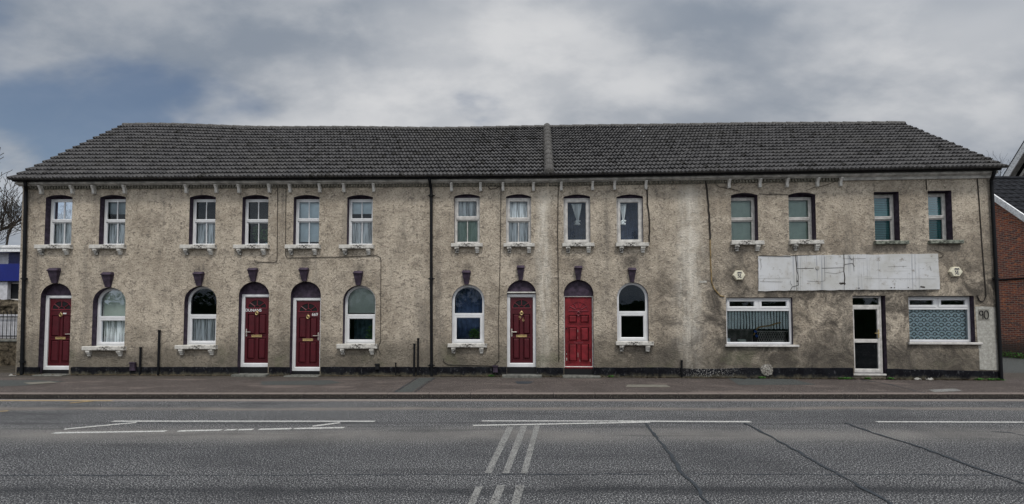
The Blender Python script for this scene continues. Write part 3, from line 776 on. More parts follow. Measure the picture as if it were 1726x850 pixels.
# ---- walls ---------------------------------------------------------------
def walls():
    mb = MB(); ZT = 5.72
    for s, u0, u1 in ((SL, -(B - A).length, 0.0), (SR, 0.0, (C - B).length)):
        outer = [Vector((u0, 0, 0)), Vector((u1, 0, 0)), Vector((u1, ZT, 0)), Vector((u0, ZT, 0))]
        loops = [outer] + [[Vector((u, z, 0)) for u, z in hl][::-1] for hl in holes[id(s)]]
        tris = tessellate_polygon(loops); flat = [p for l in loops for p in l]
        i0 = len(mb.v)
        mb.v += [tuple(s.world(p.x, 0, p.y)) for p in flat]
        for t in tris: mb.f.append(tuple(i0 + k for k in t)); mb.mi.append(0)
    # gable ends and back
    DL, DR = 22.3, 20.0
    a0, a1 = Vector((A.x, A.y, 0)), Vector((A.x, DL, 0)); c0, c1 = Vector((C.x, C.y, 0)), Vector((C.x, DR, 0))
    def pent(p, q, zr, yr):
        mb.face([p, q, q + Vector((0, 0, ZT)), Vector((p.x, yr, zr)), p + Vector((0, 0, ZT))])
    pent(a0, a1, 8.58, 18.24); pent(c0, c1, 8.0, 16.4)
    mb.face([a1, c1, c1 + Vector((0, 0, ZT)), a1 + Vector((0, 0, ZT))])
    o = hpart(MB(), 'wall', 'wall') if False else mb.build('wall', 'wall', None, fix=False)
    o.parent = house; o.location = -HL
    fl = MB(); fl.face([(A.x, A.y + .4, 2.95), (C.x, C.y + .4, 2.95), (C.x, DR, 2.95), (A.x, DL, 2.95)]); fl.build('floor', 'dark', house, -HL)
    bk = MB(); bk.face([(A.x + .05, 17.2, 0), (C.x - .05, 16.2, 0), (C.x - .05, 16.2, 5.6), (A.x + .05, 17.2, 5.6)]); bk.build('partition_wall', 'dark', house, -HL)
walls()
def plinth():
    rr = random.Random(5)
    gaps = sorted([(66, 119), (401, 453), (488.5, 540.5), (854, 904), (950, 1001), (1438, 1494.5)])
    def run(p0, p1):
        mb = MB(); n = max(2, int((p1 - p0) / 9)); s = seg((p0 + p1) / 2)
        tops = []
        for k in range(n + 1):
            px = p0 + (p1 - p0) * k / n
            yt = 619.5 if px < 900 else (620.5 if px < 1150 else 621.0)
            if 1130 < px < 1250: yt += 1.8 * math.sin((px - 1130) / 120 * math.pi)
            if px > 1430: yt += (px - 1430) / 260 * 6.0
            yt += rr.uniform(-.35, .35)
            P = s.hit(px, yt, .03); tops.append((s.u(P), P.z))
        for k in range(n):
            (u0, z0), (u1, z1) = tops[k], tops[k + 1]
            i = len(mb.v)
            for (u, w, z) in ((u0, .03, 0), (u1, .03, 0), (u1, .03, z1), (u0, .03, z0), (u1, .0, z1 + .012), (u0, .0, z0 + .012)):
                mb.v.append(tuple(s.world(u, w, z)))
            mb.f += [(i, i + 1, i + 2, i + 3), (i + 3, i + 2, i + 4, i + 5)]; mb.mi += [0, 0]
        for (u, z) in (tops[0], tops[-1]):
            mb.face([s.world(u, .03, 0), s.world(u, .03, z), s.world(u, 0, z), s.world(u, 0, 0)])
        mb.build('plinth', 'plinth', house, -HL)
    cur = 28
    cuts = gaps + [(1688, 1700)]
    for a, b in cuts:
        p0, p1 = cur, a
        if p0 < 925 < p1: run(p0, 925); run(925, p1)
        elif p1 - p0 > 3: run(p0, p1)
        cur = b
plinth()

# ---- eaves ---------------------------------------------------------------
UL0, UR1 = -(B - A).length - .08, (C - B).length + .05
def along(name, mat, prof, u_l=UL0, u_r=UR1):
    """A profile of (outward, z) pairs run along the eaves."""
    mb = MB(); n = len(prof)
    mit = (SL.inn + SR.inn).normalized(); mit = mit / mit.dot(SL.inn)
    rows = [[SL.world(u_l, w, z) for w, z in prof], [Vector((B.x - mit.x * w, B.y - mit.y * w, z)) for w, z in prof], [SR.world(u_r, w, z) for w, z in prof]]
    i = 0
    for r in rows: mb.v += [tuple(p) for p in r]
    for r in range(2):
        for k in range(n):
            k2 = (k + 1) % n; mb.f.append((r * n + k, r * n + k2, (r + 1) * n + k2, (r + 1) * n + k)); mb.mi.append(0)
    mb.f += [tuple(range(n)), tuple(range(2 * n, 3 * n))]; mb.mi += [0, 0]
    return mb.build(name, mat, house, -HL)
along('gutter', 'gutter_black', [(.15, 5.735), (.15, 5.685), (.17, 5.665), (.21, 5.66), (.245, 5.675), (.26, 5.70), (.26, 5.735), (.245, 5.735), (.235, 5.70), (.21, 5.685), (.18, 5.69), (.165, 5.735)])
along('eaves_moulding', 'moulding', [(.001, 5.72), (.001, 5.575), (.06, 5.575), (.075, 5.595), (.12, 5.60), (.14, 5.62), (.145, 5.65), (.145, 5.665), (.12, 5.67), (.12, 5.73)])
def dentils():
    mb = MB()
    for s, ua, ub in ((SL, UL0 + .25, -.02), (SR, .02, None)):
        ub = ub if ub is not None else SR.u(SR.hit(1418, 304))
        mb_len = ub - ua; n = int(mb_len / .082)
        for k in range(n):
            u = ua + .082 * k; z0, z1 = 5.50, 5.572
            i = len(mb.v)
            for (uu, w) in ((u, .055), (u + .042, .055), (u + .042, .001), (u, .001)):
                for z in (z0, z1): mb.v.append(tuple(s.world(uu, w, z)))
            for q in ((0, 2, 3, 1), (2, 4, 5, 3), (6, 0, 1, 7), (0, 6, 4, 2), (1, 3, 5, 7)): mb.f.append(tuple(i + a for a in q)); mb.mi.append(0)
        i = len(mb.v)   # backing fillet below the teeth
        for (uu, w) in ((ua, .025), (ub, .025), (ub, .001), (ua, .001)):
            for z in (5.478, 5.496): mb.v.append(tuple(s.world(uu, w, z)))
        for q in ((0, 2, 3, 1), (2, 4, 5, 3), (6, 0, 1, 7), (0, 6, 4, 2), (1, 3, 5, 7)): mb.f.append(tuple(i + a for a in q)); mb.mi.append(0)
    mb.build('dentil_cornice', 'dentil', house, -HL)
dentils()
def fascia_right():
    mb = MB(); u0 = SR.u(SR.hit(1420, 304)); 
    mb.box(u0, UR1 - .03, -.045, -.001, 5.50, 5.573); hpart(mb, 'fascia_board', 'moulding', Vector((B.x, B.y, 0)), SR.rz)
fascia_right()
for px in (73, 125, 161, 213, 316.5, 367, 405, 456, 490.5, 540.5, 581, 631, 761.5, 810.5, 848, 899, 946, 998.5, 1035.5, 1088, 1227.5, 1279.4, 1325, 1376, 1414.8):
    s = seg(px); u = s.u(s.hit(px, 318)); mb = MB()
    prof = [(0, 5.57), (.15, 5.57), (.145, 5.545), (.12, 5.50), (.095, 5.45), (.085, 5.40), (.085, 5.335), (0, 5.325)]
    i = 0; n = len(prof); hw = .035
    mb.v = [(-hw, -w - .001, z) for w, z in prof] + [(hw, -w - .001, z) for w, z in prof]
    mb.f = [tuple(range(n)), tuple(range(2 * n - 1, n - 1, -1))] + [(k, (k + 1) % n, n + (k + 1) % n, n + k) for k in range(n)]; mb.mi = [0] * len(mb.f)
    hpart(mb, 'eaves_bracket', 'white_iron', s.world(u, 0, 0), s.rz)

# ---- roof ----------------------------------------------------------------
E = [Vector((-14.37, 14.12, 5.69)), Vector((B.x, B.y - .30, 5.70)), Vector((12.98, 12.93, 5.69))]
Rg = [atY(209, 213, 18.25), atY(922, 216.5, 17.75), atY(1519, 208, 16.4)]
Rg[0].x = -14.40; Rg[2].x = 12.98
def ridge_sag(px_):  # small waves of an old ridge, by metres from the left end
    return .035 * math.sin(px_ * .9) * math.exp(-px_ / 14) + .02 * math.sin(px_ * .37 + 1)
NC = 16; WP = .11
def roof():
    mb = MB(); cols = []
    rr = random.Random(11)
    for sgi in range(2):
        e0, e1, r0, r1 = E[sgi], E[sgi + 1], Rg[sgi], Rg[sgi + 1]
        L_ = (e1 - e0).length; sub = 6; nw = int(L_ / WP); nx = nw * sub
        nrm = (e1 - e0).cross(r0 - e0).normalized()
        if nrm.z < 0: nrm = -nrm
        tj = {}
        i0 = len(mb.v)
        for c in range(NC):
            wob = rr.uniform(-.004, .004); ph = rr.uniform(-.12, .12)
            for row in range(3):
                t = min(1.0, (c + (-.13, -.13, 1.22)[row]) / NC)
                for i in range(nx + 1):
                    sx = i / nx; p = (e0.lerp(e1, sx)).lerp(r0.lerp(r1, sx), max(t, -.01))
                    w = (i / sub) % 1.0
                    hgt = .034 * (math.sin(math.pi * min(1, w / .55)) if w < .55 else -.12 * math.sin(math.pi * (w - .55) / .45))
                    tile = (c, int(i / sub + .3 * (c % 2)), sgi)
                    if tile not in tj: tj[tile] = (rr.uniform(-.008, .012), rr.random(), rr.uniform(.5, 1) if rr.random() < (.15 if (sgi == 0 and sx > .84) else .05 if sx > .5 else .03) else 0.0)
                    base = (.042, .082, .004)[row] + tj[tile][0] * (row < 2)
                    p = p + nrm * (hgt + base)
                    p.z += ridge_sag(sx * L_ + (0 if sgi == 0 else 15)) * t
                    if sgi == 0: p.z -= .05 * math.sin(math.pi * sx) * t
                    mb.v.append(tuple(p))
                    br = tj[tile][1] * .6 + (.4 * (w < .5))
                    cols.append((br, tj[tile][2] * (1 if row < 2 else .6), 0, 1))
        n1 = nx + 1
        for r_ in range(3 * NC - 1):
            a = i0 + r_ * n1
            for i in range(nx):
                mb.f.append((a + i, a + i + 1, a + n1 + i + 1, a + n1 + i)); mb.mi.append(0)
        # verge and eaves undersides
        for i in range(nx):
            q0, q1 = Vector(mb.v[i0 + i]), Vector(mb.v[i0 + i + 1]); b0 = e0.lerp(e1, i / nx) + Vector((0, 0, .0)); b1 = e0.lerp(e1, (i + 1) / nx)
            k = len(mb.v); mb.v += [tuple(b0), tuple(b1)]; cols += [(0, 0, 0, 1)] * 2
            mb.f.append((k, k + 1, i0 + i + 1, i0 + i)); mb.mi.append(0)
        side = 0 if sgi == 0 else nx
        for r_ in range(3 * NC - 1):
            p, q = Vector(mb.v[i0 + r_ * n1 + side]), Vector(mb.v[i0 + (r_ + 1) * n1 + side]); k = len(mb.v)
            mb.v += [tuple(p), tuple(q), tuple(q - nrm * .07), tuple(p - nrm * .07)]; cols += [(0, 0, 0, 1)] * 4
            mb.f.append((k, k + 1, k + 2, k + 3)); mb.mi.append(0)
    o = mb.build('roof', 'tile', house, -HL, smooth=False, fix=False)
    me = o.data; ca = me.color_attributes.new('tint', 'FLOAT_COLOR', 'POINT')
    ca.data.foreach_set('color', [x for c in cols for x in c])
    # back slope
    bk = MB(); Eb = [Vector((-14.45, 22.45, 5.69)), Vector((1.1, 21.9, 5.69)), Vector((12.98, 20.1, 5.69))]
    for k in range(2): bk.face([Rg[k], Rg[k + 1], Eb[k + 1], Eb[k]])
    bk.build('back_roof', 'darktile', house, -HL)
    # ridge tiles
    rd = MB(); total = 0
    for sgi in range(2):
        a, b = Rg[sgi], Rg[sgi + 1]; L_ = (b - a).length; n = int(L_ / .45)
        d = (b - a).normalized(); side = Vector((-d.y, d.x, 0))
        for k in range(n):
            p = a.lerp(b, k / n); q = a.lerp(b, (k + 1) / n + .008)
            for P, st in ((p, k), (q, k + 1)): 
                x = (P - a).length + (0 if sgi == 0 else 15); P.z += ridge_sag(x) + (-.05 * math.sin(math.pi * st / n) if sgi == 0 else 0) + .02
            p.z += .012; i = len(rd.v); m = 8
            for P, rad in ((p, .115), (q, .105)):
                for j in range(m + 1):
                    t = math.pi * (j / m); rd.v.append(tuple(P + side * math.cos(t) * rad * 1.15 + Vector((0, 0, 1)) * (math.sin(t) * rad - .045)))
            for j in range(m): rd.f.append((i + j, i + j + 1, i + m + 2 + j, i + m + 1 + j)); rd.mi.append(0)
            rd.f.append(tuple(i + j for j in range(m + 1))); rd.mi.append(0)
    rd.build('ridge_tiles', 'ridge', house, -HL)
    # party wall coping: half-round tiles bedded down the slope
    pc = MB(); a = E[1] + Vector((.0, -.02, .05)); b = Rg[1] + Vector((0, .05, .06)); n = 11; dd = (b - a).normalized(); sx = Vector((1, 0, 0)); nn = sx.cross(dd).normalized(); nn = nn if nn.z > 0 else -nn
    for k in range(n):
        p, q = a.lerp(b, k / n), a.lerp(b, (k + 1) / n + .01); i = len(pc.v); m = 10
        for P, rad in ((p, .155), (q, .135)):
            for j in range(m + 1):
                t = math.pi * j / m; pc.v.append(tuple(P + sx * math.cos(t) * rad + nn * (math.sin(t) * rad * 1.1 - .01)))
        for j in range(m): pc.f.append((i + j, i + j + 1, i + m + 2 + j, i + m + 1 + j)); pc.mi.append(0)
        pc.f.append(tuple(i + j for j in range(m + 1))); pc.mi.append(0)
    pc.build('party_wall_coping', 'ridge', house, -HL, smooth=True)
    fl = MB()
    for (px, py, w, hh) in ((1077, 217.5, 9, 3), (1080, 222, 8, 3), (1085, 226.5, 3, 4), (1087, 231.5, 6, 3)):
        # small pale replacement pieces lying on the tiles
        d_ = ray(px, py); n_ = (E[2] - E[1]).cross(Rg[1] - E[1]).normalized(); P = Vector((0, 0, HC)) + d_ * ((E[1] + Vector((0, 0, .09)) - Vector((0, 0, HC))).dot(n_) / d_.dot(n_))
        tx = (E[2] - E[1]).normalized(); ty = (Rg[1] - E[1]).normalized(); w /= 52; hh /= 30
        c4 = [P - tx * w / 2, P + tx * w / 2, P + tx * w / 2 + ty * hh, P - tx * w / 2 + ty * hh]
        up_ = n_ * (.012 if n_.z > 0 else -.012)
        fl.face(c4); fl.face([p + up_ for p in c4])
        for k in range(4): fl.face([c4[k], c4[(k + 1) % 4], c4[(k + 1) % 4] + up_, c4[k] + up_])
    fl.build('lead_patch', 'flash', house, -HL)
roof()

# ---- downpipes, stub pipes, boxes on the wall -----------------------------
def wp(px, py, w=.0): return seg(px).hit(px, py, w)
def pipe(pts, r, name='downpipe', mat='gutter_black', clips=()):
    mb = MB(); mb.tube([p - HL for p in pts], r, 10)
    for c, ax in clips:
        mb.tube([c - HL - Vector((0, 0, .03)), c - HL + Vector((0, 0, .03))], r * 1.45, 10)
        s = seg(925 if ax > 925 else ax); d = Vector((SL.t.x, SL.t.y, 0)) * .10; mb.tube([c - HL - d, c - HL + d], .016, 6)
    return mb.build(name, mat, house, smooth=False)
pipe([wp(42.5, 306, .22), wp(43, 312, .2), wp(44, 322, .07), wp(43.5, 330, .06), wp(39.5, 500, .06), wp(36.5, 633, .06)], .045, clips=[(wp(41, 470, .06), 40), (wp(38, 610, .06), 40)])
pipe([wp(723, 300, .22), wp(724, 304, .21), wp(726.5, 318, .07), wp(727, 330, .06), wp(727, 500, .06), wp(727.5, 636, .06)], .042,
     clips=[(wp(727, 330, .06), 727), (wp(727, 470, .06), 727), (wp(727, 616, .06), 727)])
pipe([wp(1676, 288, .22), wp(1675, 294, .2), wp(1671, 304, .08), wp(1671.5, 312, .06), wp(1680, 480, .06), wp(1688, 640, .06)], .042, clips=[(wp(1679, 470, .06), 1679)])
def stub(px, y0, w=.05, r=.03):
    s = seg(px); p = s.hit(px, y0, w); q = Vector((p.x, p.y, GZ)); mb = MB(); mb.tube([q - HL, p - HL], r, 9); mb.tube([p - HL - Vector((0, 0, .03)), p - HL + Vector((0, 0, .012))], r * 1.3, 9)
    mb.build('pipe', 'gutter_black', house)
for px, y0, r in ((237, 586, .028), (268.5, 557, .03), (698.3, 580, .028), (704.8, 571, .028), (1149, 608, .026), (667, 612, .018)): stub(px, y0, .055, r)
def wall_box(px, y0, y1, wpx, mat):
    s = seg(px); p = s.hit(px, y1, .03); q = s.hit(px, y0, .03); w = wpx / 60; mb = MB()
    mb.cbox(-w / 2, w / 2, -.07, -.001, 0, q.z - p.z, .012); mb.cbox(-w / 2 - .01, w / 2 + .01, -.085, -.001, q.z - p.z - .04, q.z - p.z, .01)
    mb.build('service_box', mat, house, s.world(s.u(p), .03, p.z) - HL, s.rz)
wall_box(225, 610.5, 625, 9, 'reveal'); wall_box(636.5, 613, 623, 6.5, 'black'); wall_box(835, 616, 628, 8, 'reveal')
# small air brick
def slot():
    mb = MB(); mb.ring(rect(-.10, .10, -.025, .025), rect(-.085, .085, -.012, .012), -.012, -.001, .004); mb.cbox(-.085, .085, -.004, -.001, -.012, .012, .001)
    p = wp(1184.5, 475); hpart(mb, 'air_vent', 'chrome', p, SR.rz)
slot()
# repainted strip with house number 90
def patch90():
    mb = MB(); rr = random.Random(2); s = SR
    pts = []
    for (px, py) in ((1643.5, 517), (1655, 516.5), (1668, 517.5), (1677.5, 518), (1679.5, 545), (1678, 560), (1681, 590), (1683, 624), (1665, 624), (1651, 623), (1650, 590), (1648, 582), (1646.5, 560), (1645, 535)):
        P = s.hit(px, py); pts.append((s.u(P), P.z))
    n = len(pts); mb.v = [(u, -.006, z) for u, z in pts] + [(u, -.0005, z) for u, z in pts]
    mb.f = [tuple(range(n))] + [(k, (k + 1) % n, n + (k + 1) % n, n + k) for k in range(n)]; mb.mi = [0] * (n + 1)
    hpart(mb, 'render_patch', 'patch_render', Vector((B.x, B.y, 0)), SR.rz)
    sg = MB(); a = s.hit(1648.3, 521.5, .006); b = s.hit(1667.5, 540, .006); w = (s.u(b) - s.u(a)); h = a.z - b.z
    sg.cbox(0, w, -.006, 0, 0, h, .002)
    sign = sg.build('house_number_sign', 'patch_grey', None, s.world(s.u(a), .006, b.z), s.rz)
    tag(sign, 'grey square with a thin black hand-painted 90 at the right end of the wall', 'number sign')
    t = MB()
    def el(cx, cz, ax, az, a0=0, a1=360, n=18): return [(cx + ax * math.cos(R(a0 + (a1 - a0) * k / n)), -.010, cz + az * math.sin(R(a0 + (a1 - a0) * k / n))) for k in range(n + 1)]
    t.tube(el(w * .25, h * .66, w * .14, h * .20, 20, 340), .010, 6); t.tube([(w * .40, -.010, h * .86), (w * .41, -.010, h * .5), (w * .40, -.010, h * .12)], .010, 6)
    t.tube(el(w * .72, h * .5, w * .19, h * .38), .010, 6)
    t.build('lettering', 'black', sign)
patch90()
def rubble():
    bm = bmesh.new(); bmesh.ops.create_icosphere(bm, subdivisions=4, radius=1)
    for v in bm.verts:
        n_ = noise.noise(v.co * 3.1) * .22 + noise.noise(v.co * 9) * .12
        v.co *= 1 + n_; v.co.x *= .155; v.co.z *= .155; v.co.y = v.co.y * .035
    me = bpy.data.meshes.new('rubble_patch'); bm.to_mesh(me); bm.free(); me.materials.append(M['chip'])
    o = bpy.data.objects.new('rubble_patch', me); col.objects.link(o); o.parent = house; o.location = wp(1292.5, 624, .04) - HL; o.rotation_euler = (0, 0, SR.rz)
rubble()

# ---- things fixed to the wall ---------------------------------------------
def board():
    s = SR; root = empty('sign_board', s.world(s.u(s.hit(1428, 458)), 0, s.hit(1428, 488).z), s.rz)
    tag(root, 'blank cracked white signboard of three panels above the shop door', 'sign board')
    u0 = s.u(s.hit(1428, 458)); zb = s.hit(1428, 488).z
    def up_(px, py): P = s.hit(px, py); return s.u(P) - u0, P.z - zb
    parts = [((1277.5, 432), (1341.5, 431), (1341.5, 490), (1277.5, 491)), ((1342.5, 431), (1420.5, 430), (1421, 489), (1342.5, 490)), ((1421.5, 430), (1579, 428), (1582.5, 488), (1422, 489))]
    for k, q in enumerate(parts):
        mb = MB(); pr = (.035, .045, .04)[k]; P = [up_(*p) for p in q]; rr = random.Random(k); pts = []
        for a in range(4):
            p, r_ = P[a], P[(a + 1) % 4]; n = 10
            for i in range(n): t = i / n; j = (0 if i == 0 else rr.uniform(-.008, .008)); pts.append((p[0] + (r_[0] - p[0]) * t + j, p[1] + (r_[1] - p[1]) * t + j))
        mb.prism(pts, -pr, -.001); mb.build('panel', 'board', root)
    ck = MB()
    def line(pts, w):
        for a, b in zip(pts, pts[1:]):
            (x0, z0), (x1, z1) = up_(*a), up_(*b); d = Vector((x1 - x0, z1 - z0)); L_ = d.length; d /= L_; nx, nz = -d.y * w * .32, d.x * w * .32
            y = -.048
            ck.face([(x0 - nx, y, z0 - nz), (x1 - nx, y, z1 - nz), (x1 + nx, y, z1 + nz), (x0 + nx, y, z0 + nz)])
    def zc(px, py): return (1270 + px / 5.394, 420 + py / 5.4)
    for pts, w in (([(372, 55), (382, 130), (388, 200), (402, 250), (398, 300), (400, 330), (345, 345), (328, 375)], .022), ([(388, 180), (540, 176)], .022), ([(612, 176), (810, 172)], .022),
                   ([(812, 50), (815, 120), (812, 200), (822, 260), (818, 330)], .032), ([(822, 142), (890, 130), (910, 162)], .018), ([(855, 62), (880, 98), (895, 100)], .014), ([(640, 70), (640, 290), (600, 298), (480, 292)], .010),
                   ([(645, 215), (740, 225), (810, 205)], .010), ([(55, 85), (65, 160), (58, 190)], .010), ([(330, 290), (325, 305), (345, 340)], .012), ([(50, 295), (260, 300)], .010), ([(900, 70), (900, 120), (905, 205)], .010),
                   ([(1210, 162), (1380, 158)], .008), ([(1590, 155), (1605, 200)], .010), ([(40, 268), (330, 266)], .006), ([(1000, 270), (1650, 272)], .006), ([(820, 90), (1010, 88)], .010), ([(770, 312), (820, 310)], .05), ([(780, 322), (830, 315)], .035),
                   ([(1505, 343), (1548, 348)], .05), ([(1235, 352), (1250, 352)], .04), ([(1265, 353), (1276, 353)], .035), ([(1390, 350), (1402, 350)], .035), ([(942, 356), (958, 356)], .035), ([(45, 62), (330, 68)], .03), ([(330, 62), (560, 55)], .022), ([(385, 292), (402, 296)], .05)):
        line([zc(*p) for p in pts], w)
    ck.build('crack', 'cable', root)
    bl = MB(); x, z = up_(1376, 452); bl.tube([(x, -.06, z), (x, -.045, z)], .05, 14); bl.build('bolt', 'moulding', root)
board()
def alarm(px, py, label):
    s = SR; c = s.hit(px, py, 0); r = .165; root = empty('alarm_box', s.world(s.u(c), 0, c.z), s.rz)
    tag(root, label, 'alarm box', 'hexagonal alarm boxes on the wall')
    mb = MB(); hx = lambda rr: [(rr * math.cos(R(60 * k)), rr * .9 * math.sin(R(60 * k))) for k in range(6)]
    i = 0
    for rr, y in ((r * 1.02, -.001), (r, -.06), (r * .86, -.085)): mb.v += [(x, y, z) for x, z in hx(rr)]
    for q in range(2):
        for k in range(6): mb.f.append((q * 6 + k, q * 6 + (k + 1) % 6, q * 6 + 6 + (k + 1) % 6, q * 6 + 6 + k)); mb.mi.append(0)
    mb.f.append(tuple(range(12, 18))); mb.mi.append(0); mb.build('casing', 'alarm', root)
    t = MB()
    def st(x0, z0, x1, z1, w=.008): 
        d = Vector((x1 - x0, z1 - z0)); d.normalize(); n_ = Vector((-d.y, d.x)) * w
        t.face([(x0 - n_.x, -.0875, z0 - n_.y), (x1 - n_.x, -.0875, z1 - n_.y), (x1 + n_.x, -.0875, z1 + n_.y), (x0 + n_.x, -.0875, z0 + n_.y)])
    for k in range(3):
        x = -.055 + .037 * k; st(x, .045, x + .018, .095, .009); st(x + .018, .095, x + .037, .045, .009)
    for x in (-.03, .022): st(x - .018, .03, x + .012, -.025); st(x + .012, .03, x - .018, -.025)
    st(-.05, -.075, 0, -.03); st(0, -.03, .05, -.075); st(-.03, -.045, .03, -.08, .005)
    t.build('logo_print', 'ink', root)
alarm(1244.5, 464.5, 'cream hexagonal alarm box left of the white signboard')
alarm(1608.5, 458.5, 'cream hexagonal alarm box right of the white signboard')

def cable(pts, label, r=.010, mat='cable', name='cable', w=.015, jit=0, group=None, seed=1):
    rr = random.Random(seed); P = []
    fine = []
    for a, b in zip(pts, pts[1:]):
        n = max(1, int(math.hypot(b[0] - a[0], b[1] - a[1]) / (8 if jit else 30)))
        for k in range(n): fine.append((a[0] + (b[0] - a[0]) * k / n + (rr.uniform(-jit, jit) if k else 0), a[1] + (b[1] - a[1]) * k / n))
    fine.append(pts[-1])
    P = [seg(pts[0][0]).hit(x, y, w) for x, y in fine]; c = P[0].copy()
    mb = MB(); mb.tube([p - c for p in P], r, 6); o = mb.build(name, mat, None, c)
    tag(o, label, 'cable', group or 'cables clipped to the wall'); return o
cable([(468, 310), (467, 439), (464, 442), (430.5, 442), (429, 438)], 'thin dark cable dropping beside the fourth upstairs window and hooking left', .008)
cable([(476.6, 312), (482, 320), (481, 429.5), (484, 435), (581, 433), (635, 431), (641, 434), (642, 440), (641.5, 575), (637, 586), (641, 597)], 'long thin cable running down, right along the first floor and down past an arched window', .008, seed=2)
cable([(832, 314), (826, 312), (823, 315), (827, 319), (836, 318), (842, 314), (844.5, 319), (843.5, 412), (842, 480), (840, 543), (841, 608), (833, 616), (828, 617), (755.5, 615), (747, 609.5), (748, 605)],
      'cable with a loop under the eaves running down left of door 96', .009, seed=3)
cable([(941, 311), (940, 393), (941, 480), (942, 610)], 'straight dark cable between door 96 and the bright red door', .012, seed=4)
cable([(1090.5, 316), (1091, 343.5), (1094, 365), (1094.7, 408)], 'thick blackened cable beside the window with a tied curtain at its left', .02, jit=.7, seed=5)
cable([(1189, 304.6), (1194.5, 345), (1197, 404)], 'rough dark top length of the conduit left of the green-curtained windows', .024, jit=.9, seed=6)
cable([(1197, 404), (1198, 446), (1199.7, 477), (1204, 487), (1214, 499), (1221, 500)], 'bare ochre lower length of conduit bending toward the shop window', .016, mat='cable_ochre', jit=.3, seed=7)
cable([(1203.6, 306), (1211, 315), (1234.6, 319), (1247.6, 322.7)], 'thin sagging wire from the eaves to the left green-curtained window', .006, seed=8)
cable([(1279.6, 326.6), (1291.6, 328), (1312, 327.4), (1328, 328.4)], 'thin wire between the two green-curtained windows', .006, seed=9)
cable([(1359, 321.4), (1374.4, 315), (1387.4, 313.7), (1408, 306)], 'thin wire rising right from above the second green-curtained window', .006, seed=10)
cable([(1647, 298), (1650.5, 339.5), (1655, 409), (1660, 471.5), (1662, 499), (1658.7, 507), (1655, 509), (1651, 507), (1647, 497.5)], 'cable down the right end of the wall curling into a J above number 90', .012, seed=12)
cable([(1560.4, 298), (1562.5, 320)], 'short dark cable above the rightmost upstairs window', .010, seed=13)
cable([(1576, 422), (1590, 427.5), (1589, 433), (1582, 435), (1578.5, 430)], 'small loop of wire at the top right corner of the white signboard', .008, seed=14)

# ------------------------------------------------------------------ curtains, blinds and things behind the glass
def curtain(o, x0, x1, z0, z1, mat, label, cat='curtain', pleats=7, amp=.024, back=.115, shape=None, name='net_curtain', group='net curtains in the windows', seed=0):
    """Pleated cloth hanging in opening o; x0..x1 as fractions of the width, z in metres above the opening's foot."""
    w = o['w']; X0, X1 = -w / 2 + w * x0, -w / 2 + w * x1; rr = random.Random(seed)
    mb = MB(); nx, nz = pleats * 8, 14; ph = [rr.uniform(-.6, .6) for _ in range(nx + 1)]
    for j in range(nz + 1):
        for i in range(nx + 1):
            s_, t_ = i / nx, j / nz
            a, b = X0, X1
            if shape: a, b = shape(t_, X0, X1)
            ww = 2 * math.pi * pleats * s_ + .7 * math.sin(5 * s_ + seed) + .15 * ph[i]
            k = .6 + .4 * (1 - t_)
            mb.v.append((a + (b - a) * s_ + .004 * math.sin(ww * .5 + t_ * 3), amp * math.sin(ww) * k, (z1 - z0) * t_ + (.006 * math.sin(ww * .7) if j == 0 else 0)))
    for j in range(nz):
        for i in range(nx):
            a = j * (nx + 1) + i; mb.f.append((a, a + 1, a + nx + 2, a + nx + 1)); mb.mi.append(0)
    p = Vector((0, o['depth'] + back, z0)); p.rotate(Matrix.Rotation(o['rz'], 3, 'Z'))
    c = mb.build(name, mat, None, o['loc'] + p, o['rz'], smooth=True, fix=False)
    tag(c, label, cat, group); return c
def lower(i, mat, label, o=None, **k):
    o = o or Wn[i]; return curtain(o, .06, .94, .042, o['zs'] - .0, mat, label, seed=i, **k)
def upper(i, mat, label, o=None, z1=None, **k):
    o = o or Wn[i]; return curtain(o, .06, .94, o['zs'], (z1 or o['zt']) - .03, mat, label, seed=i + 20, **k)
def blind(o, z0, z1, mat, label, slats=0, back=.095, group='roller and slat blinds in the windows'):
    w = o['w'] * .90; mb = MB()
    if slats:
        n = slats; h = (z1 - z0) / n
        for k in range(n):
            z = k * h; i = len(mb.v); mb.v += [(-w / 2, -.012, z), (w / 2, -.012, z), (w / 2, .012, z + h * .93), (-w / 2, .012, z + h * .93)]; mb.f.append((i, i + 1, i + 2, i + 3)); mb.mi.append(0)
        for x in (-w * .3, w * .3): mb.box(x - .004, x + .004, -.018, -.014, 0, z1 - z0)
    else:
        mb.box(-w / 2, w / 2, 0, .004, .02, z1 - z0); mb.tube([(-w / 2, .002, .015), (w / 2, .002, .015)], .012, 8)
    p = Vector((0, o['depth'] + back, z0)); p.rotate(Matrix.Rotation(o['rz'], 3, 'Z'))
    c = mb.build('window_blind', mat, None, o['loc'] + p, o['rz']); tag(c, label, 'blind', group); return c
UPG = 'upstairs window'
lower(0, 'net', 'pale blue net curtain in the lower half of the leftmost upstairs window')
blind(Wn[0], Wn[0]['zs'] + .1, Wn[0]['zt'], 'blind_grey', 'grey roller blind in the upper half of the leftmost upstairs window')
lower(1, 'net', 'pale blue net curtain in the lower half of the second upstairs window')
blind(Wn[1], Wn[1]['zs'] + .22, Wn[1]['zt'], 'blind_grey', 'grey roller blind in the upper half of the second upstairs window')
lower(2, 'net', 'pale blue and cream net in the lower half of the third upstairs window', pleats=7)
blind(Wn[4], Wn[4]['zs'] + .02, Wn[4]['zt'], 'blind_pale', 'pale blue blind in the upper half of the fifth upstairs window')
blind(Wn[4], .13, Wn[4]['zs'], 'blind_pale', 'pale blue blind ending just above the sill of the fifth upstairs window', back=.13)
blind(Wn[5], Wn[5]['zs'] + .2, Wn[5]['zt'], 'blind_pale', 'pale blue blind in the upper half of the sixth upstairs window')
